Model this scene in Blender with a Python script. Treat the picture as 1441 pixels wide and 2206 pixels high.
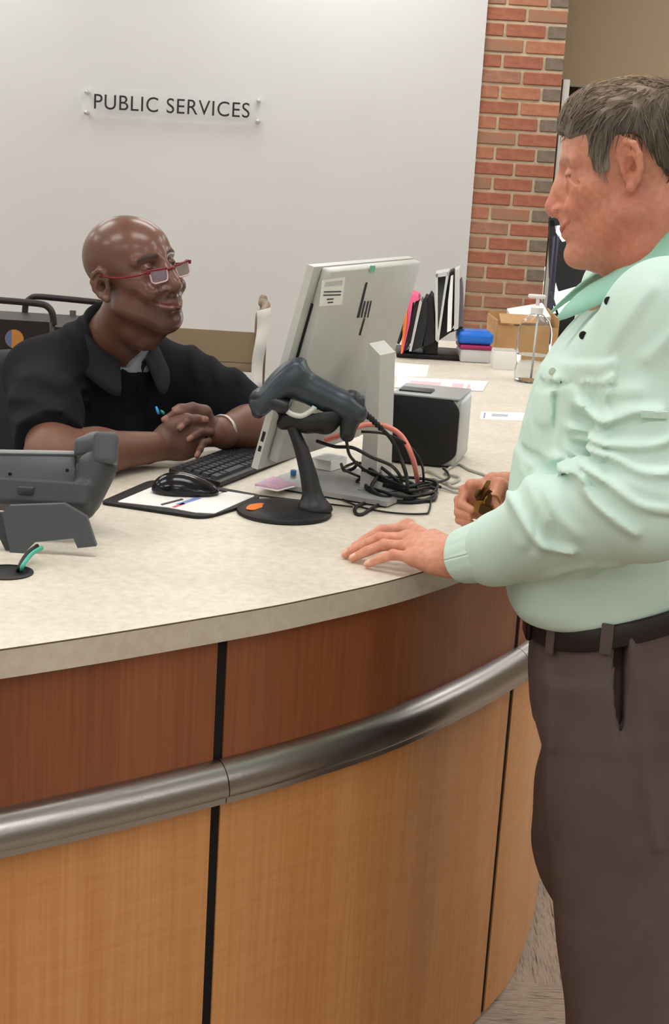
import bpy, bmesh, math, random
import numpy as np
from mathutils import Vector, Matrix
random.seed(7)
for _o in list(bpy.data.objects): bpy.data.objects.remove(_o)
SC = bpy.context.scene
COL = SC.collection
# ---------------------------------------------------------------- camera
FPX, IW, IH = 3200.0, 1441, 2206
CAM = np.array([0.0, 0.0, 1.64])
TH = math.atan2(IH / 2 - 330, FPX); RO = 0.06
_f = np.array([0, math.cos(TH), -math.sin(TH)]); _u0 = np.array([0, math.sin(TH), math.cos(TH)]); _r0 = np.array([1.0, 0, 0])
_r = math.cos(RO) * _r0 + math.sin(RO) * _u0; _u = -math.sin(RO) * _r0 + math.cos(RO) * _u0
cam = bpy.data.cameras.new('camera'); cam_o = bpy.data.objects.new('camera', cam); COL.objects.link(cam_o)
cam.sensor_fit = 'HORIZONTAL'; cam.sensor_width = 36; cam.lens = FPX / IW * 36; cam.clip_start = .05
cam_o.matrix_world = Matrix(((_r[0], _u[0], -_f[0], CAM[0]), (_r[1], _u[1], -_f[1], CAM[1]), (_r[2], _u[2], -_f[2], CAM[2]), (0, 0, 0, 1)))
SC.camera = cam_o
# ---------------------------------------------------------------- world, exposure
w = bpy.data.worlds.new('daylight'); SC.world = w; w.use_nodes = True
w.node_tree.nodes['Background'].inputs[0].default_value = (.93, .97, 1, 1)
w.node_tree.nodes['Background'].inputs[1].default_value = 2.6
SC.view_settings.view_transform = 'Standard'; SC.view_settings.look = 'None'
SC.view_settings.gamma = 1; SC.view_settings.use_curve_mapping = False
SC.view_settings.exposure = 0.3
LAMP = 6.5          # radiance of the ceiling diffusers
# ---------------------------------------------------------------- helpers
def ray(x, y): return _f + _r * (x - IW / 2) / FPX - _u * (y - IH / 2) / FPX
def atz(x, y, z): d = ray(x, y); return CAM + (z - CAM[2]) / d[2] * d
def atd(x, y, t): return CAM + t * ray(x, y)
def aty(x, y, Y): d = ray(x, y); return CAM + Y / d[1] * d
def lin(c):
    out = []
    for v in c[:3]:
        v = v / 255.0
        out.append(v / 12.92 if v <= .04045 else ((v + .055) / 1.055) ** 2.4)
    return (*out, 1.0)
def N(nt, t, **k):
    n = nt.nodes.new(t)
    for a, b in k.items(): setattr(n, a, b)
    return n
MATS = {}
def mat(name, col, rough=.5, metal=0.0, var=None, vscale=(6, 6, 6), bump=0.0, bscale=60, spec=.5, trans=0.0, ior=1.45, alpha=1.0,
        emit=0.0, attr=False, sss=0.0, detail=4, coat=0.0, sheen=0.0, bdetail=3, coord='Object'):
    """principled material: base colour, optional second colour mixed by noise, fine bump"""
    if name in MATS: return MATS[name]
    m = bpy.data.materials.new(name); m.use_nodes = True; nt = m.node_tree
    b = nt.nodes['Principled BSDF']; L = nt.links.new
    b.inputs['Base Color'].default_value = lin(col); b.inputs['Roughness'].default_value = rough; b.inputs['Metallic'].default_value = metal
    b.inputs['Specular IOR Level'].default_value = spec; b.inputs['IOR'].default_value = ior
    b.inputs['Transmission Weight'].default_value = trans; b.inputs['Alpha'].default_value = alpha
    b.inputs['Coat Weight'].default_value = coat; b.inputs['Sheen Weight'].default_value = sheen
    if sss:
        b.inputs['Subsurface Weight'].default_value = sss; b.inputs['Subsurface Radius'].default_value = (.012, .005, .003); b.inputs['Subsurface Scale'].default_value = .6
    if emit:
        b.inputs['Emission Color'].default_value = lin(col); b.inputs['Emission Strength'].default_value = emit
    tc = N(nt, 'ShaderNodeTexCoord')
    src = None
    if attr:
        a = N(nt, 'ShaderNodeAttribute', attribute_name='Col'); src = a.outputs['Color']
    if var is not None:
        mp = N(nt, 'ShaderNodeMapping'); mp.inputs['Scale'].default_value = vscale; L(tc.outputs[coord], mp.inputs[0])
        nz = N(nt, 'ShaderNodeTexNoise'); nz.inputs['Scale'].default_value = 1.0; nz.inputs['Detail'].default_value = detail; L(mp.outputs[0], nz.inputs[0])
        rp = N(nt, 'ShaderNodeMapRange'); rp.inputs[1].default_value = .35; rp.inputs[2].default_value = .65; L(nz.outputs['Fac'], rp.inputs[0])
        mx = N(nt, 'ShaderNodeMix', data_type='RGBA'); L(rp.outputs[0], mx.inputs[0])
        if src is not None:
            mul = N(nt, 'ShaderNodeMix', data_type='RGBA', blend_type='MULTIPLY'); mul.inputs[0].default_value = 1
            L(src, mul.inputs[6]); mul.inputs[7].default_value = lin(var); L(src, mx.inputs[6]); L(mul.outputs[2], mx.inputs[7])
        else:
            mx.inputs[6].default_value = lin(col); mx.inputs[7].default_value = lin(var)
        src = mx.outputs[2]
    if src is not None: L(src, b.inputs['Base Color'])
    if bump:
        nb = N(nt, 'ShaderNodeTexNoise'); nb.inputs['Scale'].default_value = bscale; nb.inputs['Detail'].default_value = bdetail; L(tc.outputs['Object'], nb.inputs[0])
        bp = N(nt, 'ShaderNodeBump'); bp.inputs['Strength'].default_value = bump; bp.inputs['Distance'].default_value = .002
        L(nb.outputs['Fac'], bp.inputs['Height']); L(bp.outputs[0], b.inputs['Normal'])
    MATS[name] = m
    return m
def tag(o, label=None, cat=None, group=None, kind=None):
    if label: o['label'] = label
    if cat: o['category'] = cat
    if group: o['group'] = group
    if kind: o['kind'] = kind
    return o
def thing(name, loc, label, cat, group=None, rz=0.0):
    o = bpy.data.objects.new(name, None); COL.objects.link(o); o.location = loc; o.rotation_euler = (0, 0, rz); o.empty_display_size = .05
    return tag(o, label, cat, group)
def link(name, me, m, parent=None, smooth=None, world=False):
    """one mesh object; world=True: the vertices are in world space and the parent is only a translated/rotated empty"""
    o = bpy.data.objects.new(name, me); COL.objects.link(o)
    if m is not None and not me.materials: me.materials.append(m)
    if smooth is not None:
        me.shade_smooth()
        if smooth < 179: me.set_sharp_from_angle(angle=math.radians(smooth))
    if parent is not None:
        o.parent = parent
        if world:
            bpy.context.view_layer.update()
            o.matrix_parent_inverse = parent.matrix_world.inverted()
    return o
def mesh(V, Fc, name='m'):
    me = bpy.data.meshes.new(name)
    if isinstance(V, np.ndarray) and isinstance(Fc, np.ndarray) and len(Fc):
        nv, nf = len(V), len(Fc); k = Fc.shape[1]
        me.vertices.add(nv); me.vertices.foreach_set('co', np.asarray(V, np.float32).ravel())
        me.loops.add(nf * k); me.loops.foreach_set('vertex_index', np.asarray(Fc, np.int32).ravel())
        me.polygons.add(nf); me.polygons.foreach_set('loop_start', np.arange(0, nf * k, k, dtype=np.int32))
        me.polygons.foreach_set('loop_total', np.full(nf, k, np.int32))
        me.update(calc_edges=True); me.validate()
    else:
        me.from_pydata([tuple(map(float, v)) for v in V], [], [tuple(f) for f in Fc]); me.update()
    return me
class MB:
    """collects shapes into one mesh"""
    def __init__(s): s.v = []; s.f = []
    def add(s, V, Fc, M=None):
        n = len(s.v)
        for p in V:
            p = Vector(p)
            if M is not None: p = M @ p
            s.v.append(tuple(p))
        s.f += [tuple(i + n for i in f) for f in Fc]
        return s
    def box(s, c, d, M=None, bev=0.0, seg=2):
        bm = bmesh.new(); bmesh.ops.create_cube(bm, size=1)
        for v in bm.verts: v.co = Vector((v.co.x * d[0], v.co.y * d[1], v.co.z * d[2])) 
        if bev: bmesh.ops.bevel(bm, geom=list(bm.edges), offset=bev, segments=seg, profile=.5, affect='EDGES')
        bm.verts.index_update()
        V = [v.co + Vector(c) for v in bm.verts]; Fc = [[v.index for v in f.verts] for f in bm.faces]; bm.free()
        return s.add(V, Fc, M)
    def prism(s, poly, h0, h1, axis=2, M=None, bev=0.0):
        """polygon in the plane perpendicular to axis, extruded h0..h1"""
        bm = bmesh.new()
        def P(a, b, h): return {2: (a, b, h), 1: (a, h, b), 0: (h, a, b)}[axis]
        lo = [bm.verts.new(P(a, b, h0)) for a, b in poly]; hi = [bm.verts.new(P(a, b, h1)) for a, b in poly]
        n = len(poly)
        f0 = bm.faces.new(lo[::-1]); f1 = bm.faces.new(hi)
        for i in range(n): bm.faces.new((lo[i], lo[(i + 1) % n], hi[(i + 1) % n], hi[i]))
        bmesh.ops.recalc_face_normals(bm, faces=list(bm.faces))
        if bev:
            eds = [e for e in bm.edges if (e.verts[0] in lo and e.verts[1] in lo) or (e.verts[0] in hi and e.verts[1] in hi)]
            bmesh.ops.bevel(bm, geom=eds, offset=bev, segments=2, profile=.5, affect='EDGES')
        bmesh.ops.triangulate(bm, faces=[f for f in bm.faces if len(f.verts) > 4])
        bm.verts.index_update()
        V = [v.co.copy() for v in bm.verts]; Fc = [[v.index for v in f.verts] for f in bm.faces]; bm.free()
        return s.add(V, Fc, M)
    def tube(s, pts, r, n=8, closed=False, caps=True, M=None, flat=1.0):
        pts = [Vector(p) for p in pts]; m = len(pts)
        rr = r if hasattr(r, '__len__') else [r] * m
        T = []
        for i in range(m):
            a = pts[(i - 1) % m] if (closed or i > 0) else pts[i]; b = pts[(i + 1) % m] if (closed or i < m - 1) else pts[i]
            t = (b - a); T.append(t.normalized() if t.length > 1e-9 else Vector((0, 0, 1)))
        up = Vector((0, 0, 1)) if abs(T[0].z) < .9 else Vector((1, 0, 0))
        X = T[0].cross(up).normalized(); V = []; Fc = []
        for i in range(m):
            X = (X - T[i] * X.dot(T[i])).normalized(); Y = T[i].cross(X)
            for k in range(n):
                a = 2 * math.pi * k / n; V.append(pts[i] + (X * math.cos(a) + Y * math.sin(a) * flat) * rr[i])
        for i in range(m if closed else m - 1):
            j = (i + 1) % m
            for k in range(n): Fc.append((i * n + k, i * n + (k + 1) % n, j * n + (k + 1) % n, j * n + k))
        if caps and not closed: Fc += [tuple(range(n))[::-1], tuple((m - 1) * n + k for k in range(n))]
        return s.add(V, Fc, M)
    def lathe(s, prof, n=32, c=(0, 0, 0), M=None, sx=1.0, sy=1.0):
        V = []; Fc = []; m = len(prof)
        for r, z in prof:
            for k in range(n):
                a = 2 * math.pi * k / n; V.append((c[0] + r * math.cos(a) * sx, c[1] + r * math.sin(a) * sy, c[2] + z))
        for i in range(m - 1):
            for k in range(n): Fc.append((i * n + k, i * n + (k + 1) % n, (i + 1) * n + (k + 1) % n, (i + 1) * n + k))
        if prof[0][0] > 1e-6: Fc.append(tuple(range(n))[::-1])
        if prof[-1][0] > 1e-6: Fc.append(tuple((m - 1) * n + k for k in range(n)))
        return s.add(V, Fc, M)
    def quad(s, pts): return s.add(pts, [tuple(range(len(pts)))])
    def build(s, name, m, parent=None, smooth=35, world=False):
        me = mesh(s.v, s.f, name); return link(name, me, m, parent, smooth, world)
def spline(P, n=12, closed=False):
    """Catmull-Rom through the points"""
    P = [np.array(p, float) for p in P]; out = []; m = len(P)
    for i in range(m if closed else m - 1):
        g = lambda k: P[k % m] if closed else P[min(max(k, 0), m - 1)]
        p0, p1, p2, p3 = g(i - 1), g(i), g(i + 1), g(i + 2)
        for k in range(n):
            t = k / n
            out.append(.5 * ((2 * p1) + (p2 - p0) * t + (2 * p0 - 5 * p1 + 4 * p2 - p3) * t * t + (3 * p1 - p0 - 3 * p2 + p3) * t ** 3))
    if not closed: out.append(P[-1])
    return out
def rotm(loc, rz=0.0, rx=0.0, ry=0.0): return Matrix.Translation(Vector(loc)) @ Matrix.Rotation(rz, 4, 'Z') @ Matrix.Rotation(ry, 4, 'Y') @ Matrix.Rotation(rx, 4, 'X')
def text_mesh(body, size, depth=.001, space=1.0):
    cu = bpy.data.curves.new('t', 'FONT'); cu.body = body; cu.size = size; cu.extrude = depth; cu.align_x = 'CENTER'; cu.align_y = 'CENTER'; cu.space_character = space
    o = bpy.data.objects.new('t', cu); COL.objects.link(o); dg = bpy.context.evaluated_depsgraph_get(); dg.update()
    me = bpy.data.meshes.new_from_object(o.evaluated_get(dg)); bpy.data.objects.remove(o); me.materials.clear()
    return me
def placed(me, M):
    me.transform(M); return me
# ================================================================= setting
M_wall = mat('painted_wall', (220, 220, 219), .75, var=(216, 216, 214), vscale=(1.5, 1.5, 1.5), bump=.12, bscale=220)
M_taupe = mat('taupe_paint', (158, 138, 112), .8, bump=.1, bscale=220)
M_brown = mat('dark_brown', (74, 50, 34), .7)  # one even dark brown for the recess walls and jamb strip
M_ceil = mat('ceiling_tile', (225, 224, 220), .9)
M_mortar = mat('mortar', (214, 198, 170), .95, var=(198, 180, 152), vscale=(30, 30, 30), bump=.5, bscale=200)
def carpet_mat():
    m = bpy.data.materials.new('carpet'); m.use_nodes = True; nt = m.node_tree; L = nt.links.new; b = nt.nodes['Principled BSDF']
    b.inputs['Roughness'].default_value = .95; b.inputs['Specular IOR Level'].default_value = .1
    tc = N(nt, 'ShaderNodeTexCoord'); sep = N(nt, 'ShaderNodeSeparateXYZ'); L(tc.outputs['Object'], sep.inputs[0])
    def stripes(sx, sy, seed):
        mp = N(nt, 'ShaderNodeMapping'); mp.inputs['Scale'].default_value = (sx, sy, 1); mp.inputs['Location'].default_value = (seed, seed, 0); L(tc.outputs['Object'], mp.inputs[0])
        nz = N(nt, 'ShaderNodeTexNoise'); nz.inputs['Scale'].default_value = 1; nz.inputs['Detail'].default_value = 3; nz.inputs['Roughness'].default_value = .75; L(mp.outputs[0], nz.inputs[0])
        rp = N(nt, 'ShaderNodeValToRGB'); e = rp.color_ramp.elements
        e[0].position = .3; e[0].color = lin((70, 60, 56)); e[1].position = .72; e[1].color = lin((216, 204, 186))
        for p, c in ((.40, (150, 136, 122)), (.5, (182, 167, 149)), (.57, (168, 148, 130)), (.62, (136, 132, 134)), (.66, (172, 126, 108))):
            x = e.new(p); x.color = lin(c)
        L(nz.outputs['Fac'], rp.inputs[0]); return rp.outputs[0]
    A = stripes(160, 9, 0); B = stripes(9, 160, 7)
    fl = N(nt, 'ShaderNodeMath', operation='MULTIPLY'); fl.inputs[1].default_value = 1 / .46; L(sep.outputs[1], fl.inputs[0])
    f2 = N(nt, 'ShaderNodeMath', operation='MODULO'); f2.inputs[1].default_value = 2; L(fl.outputs[0], f2.inputs[0])
    f3 = N(nt, 'ShaderNodeMath', operation='GREATER_THAN'); f3.inputs[1].default_value = 1; L(f2.outputs[0], f3.inputs[0])
    mx = N(nt, 'ShaderNodeMix', data_type='RGBA'); L(f3.outputs[0], mx.inputs[0]); L(A, mx.inputs[6]); L(B, mx.inputs[7]); L(mx.outputs[2], b.inputs['Base Color'])
    nb = N(nt, 'ShaderNodeTexNoise'); nb.inputs['Scale'].default_value = 400; L(tc.outputs['Object'], nb.inputs[0])
    bp = N(nt, 'ShaderNodeBump'); bp.inputs['Strength'].default_value = .5; bp.inputs['Distance'].default_value = .004; L(nb.outputs[0], bp.inputs['Height']); L(bp.outputs[0], b.inputs['Normal'])
    return m
tag(MB().box((0, 2.8, -.05), (12.4, 14.4, .1)).build('floor', carpet_mat(), smooth=None), kind='structure')
tag(MB().box((0, 2.8, 3.05), (12.4, 14.4, .1)).build('ceiling', M_ceil, smooth=None), kind='structure')
WY, PX0, PX1 = 7.0, .548, .913
tag(MB().box(((-6 + PX0) / 2, WY + .1, 1.5), (6 + PX0, .2, 3.0)).build('wall_back', M_wall, smooth=None), kind='structure')
tag(MB().box((-6.1, 2.8, 1.5), (.2, 14, 3)).build('wall_left', M_wall, smooth=None), kind='structure')
tag(MB().box((6.1, 2.8, 1.5), (.2, 14, 3)).build('wall_right', M_taupe, smooth=None), kind='structure')
tag(MB().box((0, -4.1, 1.5), (12, .2, 3)).build('wall_front', M_wall, smooth=None), kind='structure')
# taupe soffit wall right of the pier, dark recess and window wall behind it
tag(MB().box((3.4, 7.5, 2.51), (5.2, .12, .98)).build('wall_soffit', M_taupe, smooth=None), kind='structure')
wm = MB(); ww = 8.8
wm.box((3.35, ww + .1, 2.4), (5.3, .2, 1.2)); wm.box((3.35, ww + .1, .2), (5.3, .2, .4)); wm.box((.85, ww + .1, 1.1), (.3, .2, 1.4)); wm.box((5.5, ww + .1, 1.1), (1.0, .2, 1.4)); wm.box((.62, 8.0, 1.5), (.12, 1.5, 3))
tag(wm.build('wall_window', M_brown, smooth=None), kind='structure')
M_white = mat('white_frame_paint', (226, 226, 224), .5)
M_glass = mat('window_glass', (240, 246, 244), .03, trans=1.0, ior=1.02, spec=.2)
win = tag(bpy.data.objects.new('window_1', None), kind='structure'); COL.objects.link(win); win.location = (3, ww, .4)
for i, x in enumerate((1.02, 2.0, 3.0, 4.0, 4.98)): MB().box((x, ww + .02, 1.1), (.04, .08, 1.4)).build('mullion', M_white, win, None, True)
for z in (.42, 1.78): MB().box((3, ww + .02, z), (4, .08, .04)).build('rail', M_white, win, None, True)
for a, b in ((1.04, 1.98), (2.02, 2.98), (3.02, 3.98), (4.02, 4.96)): MB().box(((a + b) / 2, ww + .03, 1.1), (b - a, .006, 1.32)).build('pane', M_glass, win, None, True)
_p = aty(1216, 212, 7.35)
tag(MB().box((_p[0], 7.35, 1.02), (.032, .05, 2.04), bev=.003).build('trim_1', M_white), kind='structure')
tag(MB().box((PX1 + (_p[0] - PX1) / 2, 7.36, 1.6), (_p[0] - PX1 + .01, .03, .88)).build('trim_2', M_brown, smooth=None), kind='structure')
# brick pier
pier = tag(bpy.data.objects.new('wall_pier', None), kind='structure'); COL.objects.link(pier); pier.location = ((PX0 + PX1) / 2, WY + .2, 0)
PY = WY + .02
MB().box(((PX0 + PX1) / 2, PY + .147, 1.5), (PX1 - PX0 - .001, .28, 3.0)).build('mortar', M_mortar, pier, None, True)
def brick_mat(n, a, b): return mat(n, a, .85, var=b, vscale=(22, 22, 40), bump=.8, bscale=120, detail=6)
BM = [brick_mat('brick_orange', (190, 132, 104), (174, 114, 88)), brick_mat('brick_red', (178, 114, 90), (160, 100, 78)), brick_mat('brick_tan', (180, 132, 108), (160, 114, 92)), brick_mat('brick_brown', (160, 130, 106), (176, 120, 92)), brick_mat('brick_grey', (138, 124, 108), (120, 108, 94))]
BH, BJ = .0677, .0125
full = (PX1 - PX0 - BJ) / 2
half = (full - BJ) / 2
def brick_mesh(wd):
    b = MB().box((0, 0, 0), (wd, .1, BH - BJ), bev=.004, seg=1); return mesh(b.v, b.f, 'brick')
BMe = {(k, i): brick_mesh(wd) for k, wd in (('f', full), ('h', half)) for i in range(5)}
rb = random.Random(3)
z0 = aty(1130, 15.5, PY)[2]      # a bed joint seen in the photograph
nrow = int(z0 / BH); z0 -= nrow * BH
for r in range(int((3.0 - z0) / BH)):
    zc = z0 + (r + .5) * BH
    if zc < .8: continue
    if (r - nrow) % 2 == 0: row = [('h', PX0 + half / 2), ('f', PX0 + half + BJ + full / 2), ('h', PX1 - half / 2)]
    else: row = [('f', PX0 + full / 2), ('f', PX1 - full / 2)]
    for j, (k, xc) in enumerate(row):
        mi = rb.choice((0, 0, 1, 1, 1, 2, 3))
        if k == 'h' and j == 2: mi = rb.choice((4, 4, 4, 3, 1))
        if k == 'h' and j == 0: mi = rb.choice((0, 3, 1, 3))
        me = BMe[(k, mi)]
        if not me.materials: me.materials.append(BM[mi])
        o = bpy.data.objects.new('brick', me); COL.objects.link(o); o.parent = pier
        o.location = (xc - pier.location.x, PY + .05 - pier.location.y + rb.uniform(-.0015, .0015), zc); o.rotation_euler = (0, 0, rb.uniform(-.004, .004))
# ceiling troffers
M_diff = mat('lit_diffuser', (253, 252, 250), .5, emit=LAMP)
M_trof = mat('troffer_frame', (230, 230, 228), .5)
_n = 0
for iy, y in enumerate((-2.0, .2, 2.4, 4.4, 6.45)):
    for ix, x in enumerate((-4.2, -2.1, -.1, 1.9, 4.0)):
        t = thing('ceiling_light', (x, y, 3.0), 'recessed rectangular ceiling light, row %s from the white wall, %s from the left' % (('fifth', 'fourth', 'third', 'second', 'first')[iy], ('first', 'second', 'third', 'fourth', 'fifth')[ix]), 'ceiling light', 'recessed ceiling lights')
        f = MB()
        for s in (-1, 1): f.box((s * .6, 0, -.01), (.03, .63, .03)); f.box((0, s * .3, -.01), (1.2, .03, .03))
        f.build('frame', M_trof, t, None); MB().box((0, 0, -.008), (1.17, .57, .01)).build('diffuser', M_diff, t, None)
# ================================================================= wall sign
sg = np.array([aty(188, 198, WY - .035), aty(186, 242, WY - .035), aty(557, 217, WY - .035), aty(555, 261, WY - .035)])
sx0, sx1 = sg[:2, 0].mean(), sg[2:, 0].mean(); sz1 = sg[[0, 2], 2].mean(); sz0 = sg[[1, 3], 2].mean()
sc_ = ((sx0 + sx1) / 2, WY - .035, (sz0 + sz1) / 2)
sign = thing('wall_sign', (sc_[0], WY, sc_[2]), 'clear acrylic wall sign with dark letters reading PUBLIC SERVICES', 'sign')
M_acr = mat('clear_acrylic', (236, 238, 236), .05, alpha=.06, spec=.2)
MB().box((sc_[0], WY - .037, sc_[2]), (sx1 - sx0 + .05, .005, sz1 - sz0 + .05)).build('plate', M_acr, sign, None, True)
tm = text_mesh('PUBLIC SERVICES', .094, .001, 1.08)
xs = [v.co.x for v in tm.vertices]; lw = max(xs) - min(xs); want = aty(537, 240, WY)[0] - aty(204, 225, WY)[0]
tm.transform(Matrix.Diagonal((want / lw, 1, 1, 1))); tc = aty(370, 230, WY - .03)
tm.transform(rotm((tc[0], WY - .0405, tc[2]), 0, math.pi / 2))
bm = bmesh.new(); bm.from_mesh(tm); bm.verts.ensure_lookup_table(); seen = set()
for v0 in bm.verts:
    if v0.index in seen: continue
    isl = []; stack = [v0]; seen.add(v0.index)
    while stack:
        v = stack.pop(); isl.append(v)
        for e in v.link_edges:
            q = e.other_vert(v)
            if q.index not in seen: seen.add(q.index); stack.append(q)
    ix = {v.index: i for i, v in enumerate(isl)}; fs_ = {f for v in isl for f in v.link_faces}
    link('letter', mesh([v.co for v in isl], [[ix[v.index] for v in f.verts] for f in fs_]), mat('letter_black', (46, 36, 36), .6), sign, None, True)
bm.free()
M_pin = mat('satin_pin', (214, 212, 208), .35, .6)
for p in sg: MB().lathe([(.0, -.03), (.009, -.028), (.011, -.02), (.008, -.012), (.008, .03)], 16, M=rotm((p[0], WY - .03, p[2]), 0, -math.pi / 2)).build('standoff', M_pin, sign, 40, True)
# ================================================================= service counter
CT = 1.0                                      # worktop height
OUT = [(-1.9, 1.31), (-1.3, 1.395), (-.8, 1.577), (-.42, 1.815), (-.147, 2.02), (-.022, 2.13), (.10, 2.255), (.225, 2.42), (.352, 2.62), (.425, 2.765), (.485, 2.97), (.522, 3.14), (.56, 3.4), (.62, 3.9), (.68, 4.5), (.76, 5.4)]
OUTS = np.array(spline(OUT, 10))
def offset(C, d):
    T = np.gradient(C, axis=0); T /= np.linalg.norm(T, axis=1)[:, None]
    return C + np.c_[T[:, 1], -T[:, 0]] * d
EDGE = offset(OUTS, .018)
INN = np.array(spline([(-1.9, 2.45), (-1.2, 2.55), (-.8, 2.72), (-.55, 2.92), (-.3, 3.12), (-.12, 3.3), (.0, 3.6), (.06, 4.2), (.1, 5.4)], 8))
def lam_mat(name, a, b, c, rough, sc=60):
    m = bpy.data.materials.new(name); m.use_nodes = True; nt = m.node_tree; L = nt.links.new; bs = nt.nodes['Principled BSDF']; bs.inputs['Roughness'].default_value = rough
    tc = N(nt, 'ShaderNodeTexCoord'); n1 = N(nt, 'ShaderNodeTexNoise'); n1.inputs['Scale'].default_value = sc; n1.inputs['Detail'].default_value = 5; n1.inputs['Roughness'].default_value = .65; L(tc.outputs['Object'], n1.inputs[0])
    n2 = N(nt, 'ShaderNodeTexNoise'); n2.inputs['Scale'].default_value = 9; n2.inputs['Detail'].default_value = 4; L(tc.outputs['Object'], n2.inputs[0])
    r1 = N(nt, 'ShaderNodeValToRGB'); e = r1.color_ramp.elements; e[0].position = .32; e[0].color = lin(a); e[1].position = .68; e[1].color = lin(c); x = e.new(.5); x.color = lin(b); L(n1.outputs['Fac'], r1.inputs[0])
    mx = N(nt, 'ShaderNodeMix', data_type='RGBA', blend_type='MULTIPLY'); mr = N(nt, 'ShaderNodeMapRange'); mr.inputs[1].default_value = .4; mr.inputs[2].default_value = .7; mr.inputs[3].default_value = 0; mr.inputs[4].default_value = .35
    L(n2.outputs['Fac'], mr.inputs[0]); L(mr.outputs[0], mx.inputs[0]); L(r1.outputs[0], mx.inputs[6]); mx.inputs[7].default_value = lin((226, 220, 206)); L(mx.outputs[2], bs.inputs['Base Color'])
    return m
M_top = lam_mat('speckled_laminate', (210, 201, 183), (221, 213, 197), (230, 223, 208), .42)
M_band = lam_mat('laminate_edge', (200, 189, 170), (206, 196, 178), (212, 203, 186), .5)
M_line = mat('edge_seam', (92, 74, 56), .6)
GR = atz(14, 1234, CT)                          # cable grommet
top = thing('countertop', (float(EDGE[40, 0]), float(EDGE[40, 1]) + .4, CT - .04), 'long curved beige speckled laminate worktop of the service desk', 'countertop')
poly = [tuple(p) for p in EDGE] + [tuple(p) for p in INN[::-1]]
gm = MB().prism(poly, CT - .04, CT)
to = gm.build('worktop', M_top, top, None, True)
b = MB(); V = []; Fc = []; bd = offset(EDGE, .0015)
for p in bd: V += [(p[0], p[1], CT - .04), (p[0], p[1], CT - .0012)]
for i in range(len(bd) - 1): Fc.append((2 * i, 2 * i + 2, 2 * i + 3, 2 * i + 1))
b.add(V, Fc); b.build('edge_band', M_band, top, None, True)
MB().tube([(p[0], p[1], CT - .0006) for p in offset(EDGE, .0012)], .0011, 6).build('seam', M_line, top, None, True)
def wood(name, a, bcol, rough, curl=0.0):
    m = bpy.data.materials.new(name); m.use_nodes = True; nt = m.node_tree; L = nt.links.new; bs = nt.nodes['Principled BSDF']
    bs.inputs['Roughness'].default_value = rough; bs.inputs['Specular IOR Level'].default_value = .5
    tc = N(nt, 'ShaderNodeTexCoord'); mp = N(nt, 'ShaderNodeMapping'); mp.inputs['Scale'].default_value = (150, 150, 3.2); L(tc.outputs['Object'], mp.inputs[0])
    n1 = N(nt, 'ShaderNodeTexNoise'); n1.inputs['Scale'].default_value = 1; n1.inputs['Detail'].default_value = 6; n1.inputs['Roughness'].default_value = .6; L(mp.outputs[0], n1.inputs[0])
    mp2 = N(nt, 'ShaderNodeMapping'); mp2.inputs['Scale'].default_value = (9, 9, .5); L(tc.outputs['Object'], mp2.inputs[0])
    n2 = N(nt, 'ShaderNodeTexNoise'); n2.inputs['Scale'].default_value = 1; n2.inputs['Detail'].default_value = 3; L(mp2.outputs[0], n2.inputs[0])
    ad = N(nt, 'ShaderNodeMath', operation='ADD'); L(n1.outputs['Fac'], ad.inputs[0]); L(n2.outputs['Fac'], ad.inputs[1]); last = ad.outputs[0]
    if curl:
        mp3 = N(nt, 'ShaderNodeMapping'); mp3.inputs['Scale'].default_value = (10, 10, 95); mp3.inputs['Rotation'].default_value = (.0, .12, 0); L(tc.outputs['Object'], mp3.inputs[0])
        n3 = N(nt, 'ShaderNodeTexNoise'); n3.inputs['Scale'].default_value = 1; n3.inputs['Detail'].default_value = 3; n3.inputs['Distortion'].default_value = 1.2; L(mp3.outputs[0], n3.inputs[0])
        mu = N(nt, 'ShaderNodeMath', operation='MULTIPLY'); mu.inputs[1].default_value = curl; L(n3.outputs['Fac'], mu.inputs[0])
        a2 = N(nt, 'ShaderNodeMath', operation='ADD'); L(last, a2.inputs[0]); L(mu.outputs[0], a2.inputs[1]); last = a2.outputs[0]
    mr = N(nt, 'ShaderNodeMapRange'); mr.inputs[1].default_value = .75 + curl * .42; mr.inputs[2].default_value = 1.25 + curl * .58; L(last, mr.inputs[0])
    mx = N(nt, 'ShaderNodeMix', data_type='RGBA'); L(mr.outputs[0], mx.inputs[0]); mx.inputs[6].default_value = lin(a); mx.inputs[7].default_value = lin(bcol); L(mx.outputs[2], bs.inputs['Base Color'])
    return m
M_up = wood('cherry_veneer', (128, 72, 42), (154, 92, 56), .3)
M_lo = wood('figured_maple_veneer', (202, 138, 78), (220, 160, 102), .25, .5)
M_core = mat('black_core', (10, 8, 8), .8)
M_rail = mat('brushed_metal_rail', (172, 169, 166), .3, 1.0, bump=.1, bscale=300)
ctr = thing('service_counter', (0, 2.4, 0), 'curved wooden service desk front with dark cherry and light maple panels and metal rail', 'counter')
cl = np.r_[0, np.cumsum(np.linalg.norm(np.diff(OUTS, axis=0), axis=1))]
def at_s(s): return np.array([np.interp(s, cl, OUTS[:, 0]), np.interp(s, cl, OUTS[:, 1])])
def s_of(p): return cl[np.argmin(np.linalg.norm(OUTS - np.array(p), axis=1))]
def s_px(x, y, z):
    """arc position of the panel face seen through a pixel"""
    q = [np.dot(atz(x, y, z)[:2] - p, atz(x, y, z)[:2] - p) for p in OUTS]; return cl[int(np.argmin(q))]
ss = np.linspace(0, cl[-1], 900); 
def s_az(x, y):
    d = ray(x, y); a = math.atan2(d[0], d[1]); P = np.array([at_s(s) for s in ss]); an = np.arctan2(P[:, 0], P[:, 1]); return ss[int(np.argmin(np.abs(an - a) + (P[:, 1] > 3.0) * 10))]
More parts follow.
